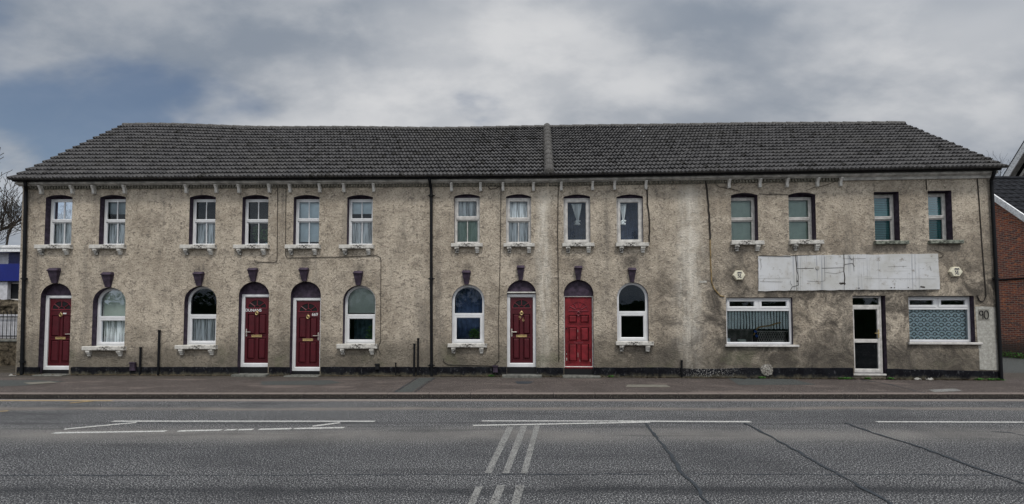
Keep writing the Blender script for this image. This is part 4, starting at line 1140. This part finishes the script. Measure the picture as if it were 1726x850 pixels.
lower(5, 'net', 'lace net curtain in the lower half of the sixth upstairs window', pleats=5)
upper(6, 'net', 'pale pleated net in the tilted upper light just right of the downpipe', pleats=6)
lower(6, 'green', 'green curtain behind the lower half of the first window right of the downpipe', name='window_curtain', group='opaque coloured curtains', pleats=4)
upper(7, 'net', 'pale net in the upper light of the upstairs window above door 96', pleats=3, amp=.005)
lower(7, 'net', 'pale net in the lower half of the upstairs window above door 96', pleats=3, amp=.006)
def tied(o, x0, x1, xt, label, seed):
    def sh(t, a, b):
        k = max(0, (t - .12) / .88) if t > .12 else 0
        cx = -o['w'] / 2 + o['w'] * xt; f = .16 + .84 * k ** 1.1 if t > .12 else .16 + (.12 - t) * 4.2
        return cx + (a - cx) * f, cx + (b - cx) * f
    c = curtain(o, x0, x1, .56, o['zt'] - .13, 'net_white', label, pleats=6, amp=.02, shape=sh, seed=seed, group='tied-back net curtains')
    k = MB(); 
    for q in range(9):
        rr = random.Random(q + seed); a = rr.uniform(0, 6.28); k.tube([(-o['w'] / 2 + o['w'] * xt + rr.uniform(-.07, .07), rr.uniform(-.02, .02), .07 + rr.uniform(-.05, .06)), (-o['w'] / 2 + o['w'] * xt + .10 * math.cos(a), 0, .06 + .07 * math.sin(a))], .03, 6, .016)
    k.build('knot', 'net_white', c, smooth=True)
tied(Wn[8], .30, .72, .55, 'white net gathered into a hanging knot in the middle of a single-pane window', 3)
tied(Wn[9], .12, .42, .30, 'white net tied back at the left of a single-pane window', 5)
curtain(Wn[8], .05, .95, .04, Wn[8]['zt'] - .04, 'navy', 'dark blue hanging behind the hanging white knot of net', cat='curtain', pleats=5, back=.45, name='window_curtain', group='opaque coloured curtains')
curtain(Wn[9], .05, .95, .04, Wn[9]['zt'] - .04, 'navy', 'dark blue hanging behind the net tied back at the left', cat='curtain', pleats=5, back=.45, name='window_curtain', group='opaque coloured curtains')
for i, wd in ((10, 'left'), (11, 'right')):
    curtain(Wn[i], .04, .96, .042, Wn[i]['zt'] - .03, 'green', 'green curtain filling the %s one of the two windows left above the white signboard' % wd, name='window_curtain', group='opaque coloured curtains', pleats=3, amp=.006, back=.11)
for i, wd in ((12, 'second upstairs window from the right end'), (13, 'rightmost upstairs window')):
    blind(Wn[i], .04, Wn[i]['zt'] - .03, 'green_dark', 'dark green slatted blind filling the ' + wd, slats=26, back=.09)
def glower(i, mat, label, **k): o = Gn[i]; return curtain(o, .10, .90, .08, o['zs'] - .02, mat, label, seed=i + 40, **k)
glower(0, 'net', 'white pleated net in the leftmost arched window', pleats=7, amp=.018)
blind(Gn[0], Gn[0]['zs'], Gn[0]['h'] - .06, 'grey_green', 'grey green blind in the upper half of the leftmost arched window', back=.12)
glower(1, 'net', 'white draped net in the second arched window', pleats=6, amp=.024)
blind(Gn[2], Gn[2]['zs'] + .06, Gn[2]['h'] - .06, 'grey_green', 'grey green blind in the upper half of the third arched window', back=.12)
curtain(Gn[2], .1, .9, .06, Gn[2]['zs'], 'slate', 'dark slate cloth behind the pot plant in the third arched window', name='window_curtain', group='opaque coloured curtains', pleats=5, back=.5, amp=.03)
curtain(Gn[3], .06, .94, .06, Gn[3]['h'] - .05, 'navy', 'navy pleated curtain filling the arched window right of the downpipe', name='window_curtain', group='opaque coloured curtains', pleats=6, back=.28, amp=.02)
curtain(S1, .02, .98, .42, S1['zs'] - .02, 'lace', 'short striped lace curtain in the left shop window', pleats=19, amp=.020, back=.11, name='lace_curtain', group='lace curtains in the shop windows')
curtain(S2, .02, .98, .07, S2['zs'] - .02, 'lace_scale', 'full-length lace curtain with scallop pattern in the right shop window', pleats=12, amp=.014, back=.11, name='lace_curtain', group='lace curtains in the shop windows')
def at(o, x, y, z): p = Vector((x, o['depth'] + y, z)); p.rotate(Matrix.Rotation(o['rz'], 3, 'Z')); return o['loc'] + p
# windowsill boards inside, part of the house
for o in Wn + Gn + [S1, S2]:
    mb = MB(); mb.box(-o['w'] / 2, o['w'] / 2, .082, .36, -.005, .028); mb.build('inner_sill', 'upvc_old', house, at(o, 0, 0, 0) - HL, o['rz'])
def house_plant(loc, rz, h, n, label, seed, spread=.12, leafs=.06):
    r_ = empty('potted_plant', loc, rz); tag(r_, label, 'plant'); rr = random.Random(seed)
    p = MB(); p.tube([(0, 0, 0), (0, 0, .09)], .045, 10, .06); p.build('pot', 'pot', r_)
    l = MB()
    for k in range(n):
        a = rr.uniform(0, 6.28); q = rr.uniform(.2, 1) * spread; z = .1 + rr.uniform(.1, 1) * h; b = Vector((q * math.cos(a), q * math.sin(a) * .5, z)); d = Vector((math.cos(a + rr.uniform(-.8, .8)), .5 * math.sin(a), rr.uniform(-.4, .6))).normalized()
        sd = d.cross(Vector((rr.uniform(-.4, .4), 1, rr.uniform(-.3, .3)))).normalized(); L_ = leafs * rr.uniform(.6, 1.3)
        l.face([b - d * L_, b + sd * L_ * .38, b + d * L_, b - sd * L_ * .38])
        if k % 4 == 0: l.tube([(0, 0, .08), tuple(b * .6 + Vector((0, 0, .03))), tuple(b)], .004, 4)
    l.build('foliage', 'leaf', r_, fix=False)
house_plant(at(Gn[3], .16, .17, .028), SR.rz, .30, 70, 'bushy green plant behind the lower pane of the navy-curtained arched window', 3, .16, .05)
house_plant(at(Gn[2], .20, .17, .028), SL.rz, .38, 26, 'sparse green plant in a pale pot in the third arched window', 4, .14, .07)
house_plant(at(Wn[3], -.12, .2, .028), SL.rz, .50, 80, 'leafy green plant at the left of the fourth upstairs window', 5, .15, .055)
house_plant(at(Wn[3], .17, .2, .028), SL.rz, .42, 60, 'shorter green plant at the right of the fourth upstairs window', 6, .12, .05)
def shop_stuff():
    o = S1; mb = MB(); rr = random.Random(4)
    P = [(.12 + .62 * t - .1, 0, .42 + .14 * t + .01 * math.sin(9 * t)) for t in [k / 8 for k in range(9)]]
    mb.tube(P, .018, 7); mb.tube([(P[0][0], 0, P[0][2]), (-.05, 0, .30), (-.09, 0, .22)], .018, 7); st = mb.build('crooked_stick', 'stick', None, at(o, 0, .09, .03), o['rz'])
    tag(st, 'crooked brown stick leaning in the left shop window', 'stick')
    w = MB(); w.tube([(-.03, 0, .34), (-.06, 0, .29)], .034, 8); w.tube([(-.045, -.02, .22), (.0, -.02, .18)], .03, 8); w.build('wrapping', 'blue_cloth', st)
    g = MB()
    for k in range(26): x = -.85 + k * .033; g.box(x - .003, x + .003, 0, .006, 0, .36)
    g.box(-.86, -.01, -.002, .008, .355, .365); c = g.build('wire_rack', 'moulding', None, at(o, -.02, .28, .03), o['rz']); tag(c, 'dark wire rack standing in the left half of the left shop window', 'rack')
    n = MB()
    for k in range(16):
        x = k * .047; n.tube([(x, 0, 0), (x + .10, 0, .32)], .004, 4); n.tube([(x + .10, .004, 0), (x, .004, .32)], .004, 4)
    n.box(-.02, .85, -.004, .008, .31, .33); n.box(-.02, .85, -.004, .008, 0, .015)
    c = n.build('mesh_basket', 'moulding', None, at(o, .06, .24, .03), o['rz']); tag(c, 'wire mesh basket standing in the right half of the left shop window', 'basket')
    for (x, w_, h_, mt, lb, nm) in ((-.80, .16, .12, 'blind_pale', 'crumpled pale blue bag at the left corner of the left shop window', 'crumpled_bag'), (-.40, .20, .10, 'grey_green', 'small grey box in the left shop window', 'small_box'), (.55, .34, .085, 'litter', 'long cream box lying on the left shop window sill', 'flat_box')):
        b = MB(); b.cbox(-w_ / 2, w_ / 2, -.04, .04, 0, h_, .012); b.box(-w_ / 2 - .004, w_ / 2 + .004, -.044, .044, h_ * .72, h_ * .80)
        if nm == 'crumpled_bag': b.v = [(v[0] + rr.uniform(-.03, .03), v[1], v[2] + rr.uniform(-.0, .04)) for v in b.v]
        c = b.build(nm, mt, None, at(o, x, .13, .03), o['rz']); tag(c, lb, nm.split('_')[-1])
shop_stuff()

# ------------------------------------------------------------------ ground
def sheet(name, mat, pts, z, kind='structure'):
    mb = MB(); mb.face([(p[0], p[1], z) for p in pts]); o = mb.build(name, mat, None, fix=False); o['kind'] = kind; return o
KY0 = atZ(863, 672.6, 0).y; KY1 = KY0 + .15
sheet('ground', 'ground', [(-900, -900), (900, -900), (900, 900), (-900, 900)], -.06)
sheet('road', 'road', [(-120, -5), (120, -5), (120, KY0 + .01), (-120, KY0 + .01)], 0)
sheet('far_pavement', 'pave', [(-120, -9), (120, -9), (120, -5), (-120, -5)], .09)
def gpoly(px): return [atZ(x, y, 0) for x, y in px]
k = MB(); k.cbox(-80, 80, 0, .15, 0, .115, .018); ko = k.build('kerb', 'kerb', None, (0, KY0, 0)); ko['kind'] = 'structure'
sheet('pavement', 'pave', [(-80, KY1), (80, KY1), (80, 14.9), (-80, 14.9)], .111)
sheet('driveway', 'patch_dark', [(12.9, 14.9), (60, 14.9), (60, 60), (12.9, 60)], .107)
sheet('yard', 'soil', [(-80, 14.9), (-14.2, 14.9), (-14.2, 60), (-80, 60)], .107)
ch = sheet('gutter_channel', 'channel', [(-80, KY0 - .32), (80, KY0 - .32), (80, KY0 - .07), (-80, KY0 - .07)], .004)
def gz(px, z): return [(p.x, p.y) for p in (atZ(x, y, z) for x, y in px)]
def strip(px, w, mat, z, name, jit=0, seed=0, kind='structure', ends=None):
    """A painted or sealed line through picture points, w metres wide."""
    pts = [atZ(x, y, z) for x, y in px]; rr = random.Random(seed); fine = []
    for a, b in zip(pts, pts[1:]):
        n = max(1, int((b - a).length / .12)) if jit else 1
        for k in range(n): fine.append(a.lerp(b, k / n) + (Vector((rr.uniform(-jit, jit), rr.uniform(-jit, jit), 0)) if k else Vector((0, 0, 0))))
    fine.append(pts[-1]); mb = MB(); L_, R_ = [], []
    for k, p in enumerate(fine):
        d = (fine[min(k + 1, len(fine) - 1)] - fine[max(k - 1, 0)]).normalized(); n_ = Vector((-d.y, d.x, 0)); ww = w / 2 * (rr.uniform(.35, 1.5) if jit else 1)
        L_.append(p + n_ * ww); R_.append(p - n_ * ww)
    for k in range(len(fine) - 1): mb.face([R_[k], R_[k + 1], L_[k + 1], L_[k]])
    o = mb.build(name, mat, None, fix=False); o['kind'] = kind; return o
Z1 = .004; Z2 = .007
def quad(px, mat, z, name): return sheet(name, mat, gz(px, z), z)
strip([(190, 710.0), (632, 710.2)], .09, 'line', Z1, 'road_marking')
strip([(108, 723.5), (230, 712.2)], .10, 'line', Z2, 'road_marking')
for a, b in (((90, 729.8), (280, 726.9)), ((300, 726.6), (374, 725)), ((380, 724.8), (398, 724.5)), ((402, 724.4), (427, 724)), ((436, 723.8), (492, 722.6)), ((495, 722.6), (580, 720.8))):
    strip([a, b], .10, 'line', Z1, 'road_marking')
strip([(527, 718.5), (573, 712.6)], .10, 'line', Z2, 'road_marking')
strip([(812, 709.6), (1040, 709.8)], .08, 'line', Z1, 'road_marking'); strip([(1041, 709.9), (1266, 711)], .10, 'line', Z1, 'road_marking')
strip([(797, 717.3), (1095, 711.6)], .09, 'line', Z2, 'road_marking')
strip([(1477, 711), (1760, 711.8)], .09, 'line', Z1, 'road_marking')
strip([(-60, 675.3), (190, 675.7)], .06, 'line_yellow', Z2, 'road_marking')
strip([(118, 679.5), (160, 675.5)], .07, 'line_yellow', .010, 'road_marking'); strip([(-20, 694.8), (14, 692.5)], .08, 'line_yellow', Z1, 'road_marking')
for q in ([(855, 719), (866, 719), (828, 797.5), (817, 797.5)], [(878, 718), (889, 718), (858, 797.5), (847, 797.5)], [(901, 717), (910, 717), (889, 797.5), (878, 797.5)],
          [(802, 820.5), (814, 819.5), (799, 852), (787, 852)], [(838, 818), (852, 818), (838, 852), (823, 852)], [(870, 818), (884, 818), (875, 852), (861, 852)]):
    quad(q, 'line_worn', Z1, 'road_marking')
for k_, px in enumerate(([(1088, 713.5), (1098, 727), (1127, 762), (1152, 800), (1170, 815), (1195, 853)], [(1255, 712.5), (1290, 731), (1340, 758), (1416, 801), (1462, 826), (1508, 853)], [(1424, 712.5), (1470, 729), (1560, 756), (1650, 790), (1740, 820)])):
    strip(px, .042, 'tar', Z1 + .005, 'tar_seam', .020, k_)
strip([(1670, 727.5), (1700, 728.5), (1730, 735)], .04, 'tar', Z1, 'tar_seam', .015, 9)
strip([(1460, 676), (1540, 688), (1640, 700)], .018, 'tar', Z1, 'tar_seam', .01, 10)
strip([(-40, 801.5), (500, 800.8), (1100, 799.5), (1770, 800.5)], .022, 'tar', .003, 'tar_seam', .02, 12)
P0 = .115
quad([(1058, 648.5), (1122, 648.5), (1131, 652.5), (1054, 652.5)], 'manhole', P0, 'manhole_cover')
for q in ([(1228, 637.5), (1335, 639), (1375, 648.5), (1245, 649)], [(440, 643), (555, 641), (575, 645), (545, 649), (440, 649)], [(-10, 641), (60, 641), (110, 643), (40, 650), (-10, 652)]):
    quad(q, 'patch_dark', P0, 'pavement_patch')
quad([(40, 645), (85, 643), (98, 645), (50, 648)], 'manhole', .119, 'pavement_patch')
quad([(706, 637), (731, 637), (694, 661), (668, 661)], 'patch_dark', P0, 'pavement_patch')
strip([(703, 637), (665, 661)], .03, 'tar', .119, 'pavement_joint', .01, 3); strip([(733, 637), (698, 661)], .03, 'tar', .119, 'pavement_joint', .01, 4)
strip([(1450, 640), (1500, 648), (1560, 663)], .04, 'tar', P0, 'pavement_joint', .012, 5)
quad([(868, 643), (900, 643), (892, 647), (872, 647)], 'tar', P0, 'pavement_patch')
quad([(1565, 657), (1610, 655), (1622, 659), (1575, 661)], 'line_worn', P0, 'pavement_patch')
# litter, soil and moss caught where wall meets pavement
def debris():
    mb = MB(); rr = random.Random(21)
    for k in range(9000):
        s = SL if rr.random() < .6 else SR; u = rr.uniform(-15.3, 0) if s is SL else rr.uniform(0, 11.8)
        den = .35 + .65 * (noise.noise(Vector((u * .8, 0, 0))) + .5)
        if rr.random() > den: continue
        w = .03 + abs(rr.gauss(0, .07)); r = rr.uniform(.008, .03); p = s.world(u, w, P0 + .002)
        a = rr.uniform(0, 3.1); d = Vector((math.cos(a), math.sin(a), 0)) * r; e = Vector((-math.sin(a), math.cos(a), rr.uniform(-.3, .9))) * r
        p.z += r * .5; mb.face([p - d, p - e * .6, p + d, p + e])
    o = mb.build('leaf_litter', 'debris', None, fix=False); tag(o, 'dark crumbs of leaf litter and grit along the foot of the wall', 'litter', kind='stuff')
debris()
def weeds():
    rr = random.Random(8)
    spots = ((1424, 637, .17, 'largest green weed tuft left of the shop door'), (1462, 636, .05, 'tiny weed just left of the glazed shop door'), (1500, 636, .06, 'tiny weed just right of the glazed shop door'),
             (1650, 640, .08, 'small green weed below the grey repainted strip'), (1667, 641, .11, 'green weed near the right corner under number 90'), (1684, 643, .08, 'green weed at the foot of the right downpipe'), (828, 636, .06, 'tiny weed tuft by the purple service box left of door 96'),
             (1283, 636, .06, 'tiny weed under the pale rubble patch'), (1030, 636, .05, 'tiny weed right of the bright red door step'))
    for px, py, r, lb in spots:
        p = seg(px).hit(px, py, .06); p.z = P0; mb = MB()
        for k in range(int(60 + r * 500)):
            a = rr.uniform(0, 6.28); q = rr.uniform(0, r); b = Vector((q * math.cos(a) * 1.3, q * math.sin(a) * .4 - .02, 0)); d = Vector((math.cos(a) * .7, math.sin(a) * .6, rr.uniform(.3, 1.4))).normalized() * rr.uniform(.02, .055); sd = Vector((-math.sin(a), math.cos(a), 0)) * .008
            mb.face([b - sd, b + sd, b + d + sd * 1.4, b + d * 1.35, b + d - sd * 1.4])
        o = mb.build('weed', 'weed', None, p, fix=False); tag(o, lb, 'weed', 'weeds at the foot of the wall')
    for px, lb in ((1546, 'crumpled pale scrap left of its twin under the right shop window'), (1566, 'wider crumpled pale scrap under the right shop window'), (22, 'pale scrap of litter at the left corner of the terrace')):
        p = seg(max(px, 40)).hit(px, 636, .10) if px > 30 else atZ(px, 634, P0); p.z = P0; mb = MB()
        n = 5
        for i in range(n + 1):
            for j in range(3): mb.v.append((-.10 + .2 * i / n, -.03 + .03 * j, rr.uniform(.01, .07) if j == 1 else rr.uniform(0, .02)))
        for i in range(n):
            for j in range(2): q = i * 3 + j; mb.f.append((q, q + 3, q + 4, q + 1)); mb.mi.append(0)
        o = mb.build('litter_scrap', 'litter', None, p, fix=False); tag(o, lb, 'litter', 'scraps of litter')
weeds()

# ------------------------------------------------------------------ bare trees
def bare_tree(loc, h, label, seed, spread=.55, levels=6, r0=.22, group='bare winter trees', lean=0.0, rmin=.006):
    rr = random.Random(seed); root = empty('bare_tree', loc); tag(root, label, 'tree', group)
    tk, cr = MB(), MB()
    def grow(p, d, L_, r, lev):
        pts = [p.copy()]; n = 4
        for k in range(n):
            d = (d + Vector((rr.uniform(-1, 1), rr.uniform(-1, 1), rr.uniform(-.35, .75))) * (.16 + .025 * (levels - lev))).normalized(); p = p + d * (L_ / n); pts.append(p.copy())
        r1 = max(rmin, r * .62); (tk if lev >= levels - 1 else cr).tube(pts, r, 7 if lev > levels - 2 else (5 if lev > 2 else 3), r1, cap=False)
        if lev == 0: return
        nb = rr.choice((3, 3, 4)) if lev > 1 else 3
        for k in range(nb):
            t = .4 + .6 * (k + 1) / nb; q = pts[min(n, max(1, round(t * n)))]
            a = rr.uniform(0, 6.28); v = Vector((math.cos(a), math.sin(a), rr.uniform(.0, .9))); nd = (d * .75 + v * spread * rr.uniform(.8, 1.4)).normalized()
            grow(q, nd, L_ * rr.uniform(.60, .80), r1 * (rr.uniform(.55, .8) if k < nb - 1 else .95), lev - 1)
    grow(Vector((0, 0, 0)), Vector((lean, 0, 1)).normalized(), h * .27, r0, levels)
    tk.build('trunk', 'bark', root, smooth=True, fix=False); cr.build('crown', 'bark', root, fix=False)
    return root
bare_tree((-31.0, 29.5, .1), 18.5, 'large bare dark tree beyond the left end of the terrace', 12, levels=6, r0=.42, spread=.55, rmin=.016)
bare_tree((-37.5, 33, .1), 15, 'bare tree further left, cut by the left edge of the picture', 9, levels=6, r0=.3, spread=.6, rmin=.013)
bare_tree((46.6, 48.5, .1), 22.5, 'thin bare tree tips showing just beyond the right end of the roof', 4, levels=6, r0=.16, spread=.34, group=None)
for k, (x, y, h, lb) in enumerate(((-12, -13, 15, 'bare tree across the road, left one of three tallest ones opposite the doors'), (-1.5, -14, 16, 'bare tree across the road, middle one of three tallest ones opposite the doors'), (10.5, -13.5, 15, 'bare tree across the road, right one of three tallest ones opposite the doors'), (-44, -19, 19, 'unseen bare tree added to dim window reflections, far out to the left across the road'), (-36, -17, 17, 'unseen bare tree added to dim window reflections, between the far left one and the three in the middle'), (42, -19, 19, 'unseen bare tree added to dim window reflections, far out to the right across the road'))):
    bare_tree((x, y, 0), h, lb, 30 + k, levels=6, r0=.3, spread=.6, group='bare trees across the road')  # the outer three are unseen extras, added to cover bright sky in the panes

# ------------------------------------------------------------------ left: blue and white building, railing, walls
def left_side():
    Y = 25.0; root = empty('commercial_building', (-26, Y, .1)); tag(root, 'low white building with a bright blue fascia band at the left edge', 'building')
    def zz(y, Yd=Y): return atY(10, y, Yd).z - .1
    x0, x1 = -14, 12
    mb = MB(); mb.box(x0, x1, .3, 10, 0, zz(418)); mb.build('wall', 'white_wall', root)
    mb = MB(); mb.box(x0, x1, -.25, 10, zz(425.5), zz(414.5)); mb.box(x0, x1, -.29, -.25, zz(419), zz(415)); mb.build('roof', 'bargeboard', root)
    mb = MB(); mb.box(x0, x1, -.1, .29, zz(474), zz(445.5)); mb.build('fascia', 'blue', root)
    mb = MB()
    xp = atY(11.5, 440, Y).x + 26; mb.box(xp, x1, .1, .295, zz(445), zz(426))
    n = 7
    for k in range(n): z = zz(445) + (zz(426) - zz(445)) * k / n; mb.box(xp, x1, .07, .1, z, z + .05)
    mb.build('shutter', 'blue_dark', root)
    xw0, xw1 = atY(15, 490, Y).x + 26, atY(33, 490, Y).x + 26; f = MB(); f.ring(rect(xw0 - .5, xw1 + 1.5, zz(506), zz(476)), rect(xw0 - .42, xw1 + 1.42, zz(504), zz(478)), .22, .298); wn = f.build('window', 'upvc_old', root)
    g = MB(); g.box(xw0 - .42, xw1 + 1.42, .25, .297, zz(504), zz(478)); g.build('pane', 'dark', wn)
    pl = MB(); pl.box(xw0 - 1.2, xw0 - .1, .02, .2, 0, zz(475)); pl.build('pillar', 'white_wall', root)
    # rough stone wall in front
    Yw = 22.5; w = empty('stone_wall', (-24, Yw, .1)); tag(w, 'rough brown stone boundary wall below the blue building', 'wall'); z1 = atY(10, 505, Yw).z - .1
    bm = bmesh.new(); bmesh.ops.create_grid(bm, x_segments=160, y_segments=24, size=1)
    for v in bm.verts:
        x, z = v.co.x * 7.5, (v.co.y + 1) / 2 * z1; v.co = Vector((x, -.12 + .12 * noise.noise(Vector((x * 2.5, z * 4, 1))), z + (.1 * noise.noise(Vector((x * 2, 3, 3))) if v.co.y > .95 else 0)))
    me = bpy.data.meshes.new('face'); bm.to_mesh(me); bm.free(); me.materials.append(M['stonewall']); o = bpy.data.objects.new('face', me); col.objects.link(o); o.parent = w
    b = MB(); b.box(-7.5, 7.5, 0, .35, 0, z1 - .03); b.build('core', 'stonewall', w)
    # white panel fence with black railings
    Yf = 19.5; f = empty('railing_fence', (-20.5, Yf, .1)); tag(f, 'white board fence behind black vertical railings left of the terrace', 'fence')
    za, zb_ = atY(10, 530, Yf).z - .1, atY(10, 571, Yf).z - .1
    p = MB()
    for k in range(40): x = -4.5 + k * .2; p.box(x, x + .19, .08, .11, zb_, za)
    p.build('board_panel', 'white_wall', f)
    r = MB()
    for k in range(52): x = -4.5 + k * .155; r.tube([(x, 0, 0), (x, 0, za + .06)], .012, 5); r.tube([(x, 0, za + .06), (x, 0, za + .13)], .016, 5, .001)
    r.box(-4.5, 3.5, -.012, .012, za - .12, za - .08); r.box(-4.5, 3.5, -.012, .012, zb_ + .08, zb_ + .12); r.build('railing', 'gutter_black', f)
    # low dark bank wall
    Yb = 17.0; bwl = empty('low_wall', (-18.6, Yb, .1)); tag(bwl, 'low dark mossy brick wall under the railings', 'wall'); zt = atY(10, 573, Yb).z - .1
    b = MB(); b.box(-4.5, 3.6, 0, .3, 0, zt - .07); b.build('brickwork', 'stonewall', bwl); c = MB(); c.cbox(-4.55, 3.6, -.04, .34, zt - .068, zt, .015); c.build('coping', 'stone', bwl)
    # creeping scrub on it
    mb = MB(); rr = random.Random(6)
    for k in range(1500):
        x = rr.uniform(-4.2, 3.4); z = rr.uniform(0, zt) * rr.random() ** .3; y = -.04 - abs(rr.gauss(0, .08)); r_ = rr.uniform(.015, .04); a = rr.uniform(0, 3.1)
        d = Vector((math.cos(a), .3, math.sin(a))) * r_; e = Vector((-math.sin(a), .4, math.cos(a))) * r_ * .6; q = Vector((x, y, z)); mb.face([q - d, q - e, q + d, q + e])
    o = mb.build('ivy', 'debris', None, (-18.6, Yb, .1), fix=False); tag(o, 'dark creeping ivy over the low wall at the left edge', 'ivy', kind='stuff')
left_side()

# ------------------------------------------------------------------ right: brick house, gable house behind
def right_side():
    X = 20.1; root = empty('brick_house', (X, 21.5, .1)); tag(root, 'red brick house with a white bargeboard and dark tiled roof at the right edge', 'house')
    zr = 7.62; yr = 0.0; sl = .92; yf = -6.0; ze = zr - 6.0 * sl * .62
    # gable wall faces left (towards -X): the front slope falls towards the street
    def roofz(y): return zr - .1 + (y * sl if y < 0 else -y * sl)
    yfr = -3.6; ybk = 3.6
    w = MB(); P = [(0, yfr, 0), (0, ybk, 0), (0, ybk, roofz(ybk)), (0, 0, roofz(0)), (0, yfr, roofz(yfr))]
    i = 0; w.v = P + [(9, y, z) for _, y, z in P]; n = 5
    w.f = [tuple(range(5)), tuple(range(9, 4, -1))] + [(k, (k + 1) % 5, 5 + (k + 1) % 5, 5 + k) for k in range(5)]; w.mi = [0] * 7
    w.build('wall', 'brick', root)
    # roof slopes with tile courses
    for sgn in (-1, 1):
        r = MB(); nrows = 16; L_ = 3.9; 
        for k in range(nrows):
            a0, a1 = L_ * k / nrows, L_ * (k + 1) / nrows + .03
            z0, z1 = zr - a0 * sl, zr - a1 * sl; nxx = 60
            for j in range(nxx):
                xa, xb = -.20 + 9.4 * j / nxx, -.20 + 9.4 * (j + 1) / nxx
                r.face([(xa, sgn * a0, z0 + .02), (xb, sgn * a0, z0 + .02), (xb, sgn * a1, z1 + .06), (xa, sgn * a1, z1 + .06)] if j % 1 == 0 else [])
                if j % 2 == 0: r.face([(xa, sgn * a1, z1 + .06), (xb, sgn * a1, z1 + .06), (xb, sgn * a1, z1 + .0), (xa, sgn * a1, z1 + .0)])
                else: r.face([(xa, sgn * a1, z1 + .075), (xb, sgn * a1, z1 + .075), (xb, sgn * a0, z0 + .035), (xa, sgn * a0, z0 + .035)])
        r.build('roof', 'darktile', root)
    b = MB()
    for sgn in (-1, 1):
        q = [(-.27, 0, zr + .11), (-.27, sgn * 3.95, zr + .11 - 3.95 * sl), (-.27, sgn * 3.95, zr - .17 - 3.95 * sl), (-.27, 0, zr - .17)]
        b.face(q); q2 = [(x + .065, y, z) for x, y, z in q]; b.face(q2)
        for k in range(4): b.face([q[k], q[(k + 1) % 4], q2[(k + 1) % 4], q2[k]])
    b.build('bargeboard', 'bargeboard', root)
    rg = MB(); rg.tube([(-.2, 0, zr + .03), (9.2, 0, zr + .03)], .10, 8); rg.build('ridge_tiles', 'darktile', root)
    p = MB(); p.tube([(-.03, 0.6, 3.15), (-.03, -3.5, 3.15)], .035, 8); p.build('pipe', 'gutter_black', root)
    # taller gabled house behind, its gable facing the terrace
    Xg = 27.0; g = empty('gable_house', (Xg, 27.0, .1)); tag(g, 'taller gabled house with steep white bargeboards behind the brick house', 'house')
    def onX(px, py): d = ray(px, py); return Vector((0, 0, HC)) + d * (Xg / d.x)
    lo, hi = onX(1690, 306), onX(1726, 247); sg_ = (hi.z - lo.z) / (lo.y - hi.y)
    ya = lo.y - 27 - 3.4; za = lo.z - .1 + 3.4 * sg_; hy = 4.1; zb2 = za - hy * sg_
    wv = MB(); P = [(ya - hy + .3, 0), (ya + hy - .3, 0), (ya + hy - .3, zb2 - .1), (ya, za - .5), (ya - hy + .3, zb2 - .1)]
    wv.v = [(.45, y, z) for y, z in P] + [(9, y, z) for y, z in P]; wv.f = [tuple(range(5)), tuple(range(9, 4, -1))] + [(k, (k + 1) % 5, 5 + (k + 1) % 5, 5 + k) for k in range(5)]; wv.mi = [0] * 7
    wv.build('wall', 'purplebrick', g)
    def slab(x0, x1, t0, t1, name, mat):
        mb = MB()
        for sgn in (-1, 1):
            q = [(x0, ya, za + t1), (x0, ya + sgn * hy, zb2 + t1), (x0, ya + sgn * hy, zb2 + t0), (x0, ya, za + t0)]; q2 = [(x1, y, z) for _, y, z in q]
            mb.face(q); mb.face(q2)
            for k in range(4): mb.face([q[k], q[(k + 1) % 4], q2[(k + 1) % 4], q2[k]])
        mb.build(name, mat, g)
    slab(-.02, 9.2, .0, .28, 'roof', 'darktile'); slab(-.10, -.05, -.42, .06, 'bargeboard', 'bargeboard'); slab(-.05, .44, -.12, -.07, 'soffit', 'moulding'); slab(.36, .44, -.75, -.55, 'verge_trim', 'upvc_old')
    # plants at the wall foot
    for k, (y, lb) in enumerate(((-.3, 'low green plants at the foot of the brick wall, further one'), (-1.5, 'low green plants at the foot of the brick wall, nearer one'))):
        mb = MB(); rr = random.Random(50 + k)
        for j in range(420):
            q = Vector((-.15 - abs(rr.gauss(0, .16)), rr.uniform(-.6, .6), rr.uniform(.0, .22))); a = rr.uniform(0, 6.28); d = Vector((math.cos(a), math.sin(a), rr.uniform(-.2, .9))) * rr.uniform(.03, .07); e = Vector((-math.sin(a), math.cos(a), .2)) * .02
            mb.face([q - e, q + d * .5 - e * 1.2, q + d, q + d * .5 + e])
        o = mb.build('low_plant', 'weed', None, (X, 21.5 + y, .11), fix=False); tag(o, lb, 'plant', 'plants by the brick wall')
right_side()

def add_reflection_hedge():  # unseen greenery added so the panes reflect something dark
    mb = MB(); rr = random.Random(77)
    for k in range(9000):
        x = rr.uniform(-62, 62); h = 3.4 + 1.3 * noise.noise(Vector((x * .25, 0, 0))); z = rr.uniform(0, h); y = rr.uniform(-.6, .6) * (1 - .4 * z / h)
        r_ = rr.uniform(.10, .26); a = rr.uniform(0, 6.28); d = Vector((math.cos(a), rr.uniform(-.3, .3), math.sin(a))) * r_; e = Vector((-math.sin(a), rr.uniform(-.3, .3), math.cos(a))) * r_ * .6; q = Vector((x, y, z))
        mb.face([q - d, q - e, q + d, q + e])
    for k in range(62): x = -62 + 2 * k; mb.box(x, x + 1.99, -.25, .25, 0, 2.6)
    o = mb.build('reflection_hedge', 'leaf', None, (0, -11, 0), fix=False); tag(o, 'long dark evergreen row, unseen, added behind the camera to darken window reflections', 'reflection_hedge', kind='stuff')
add_reflection_hedge()
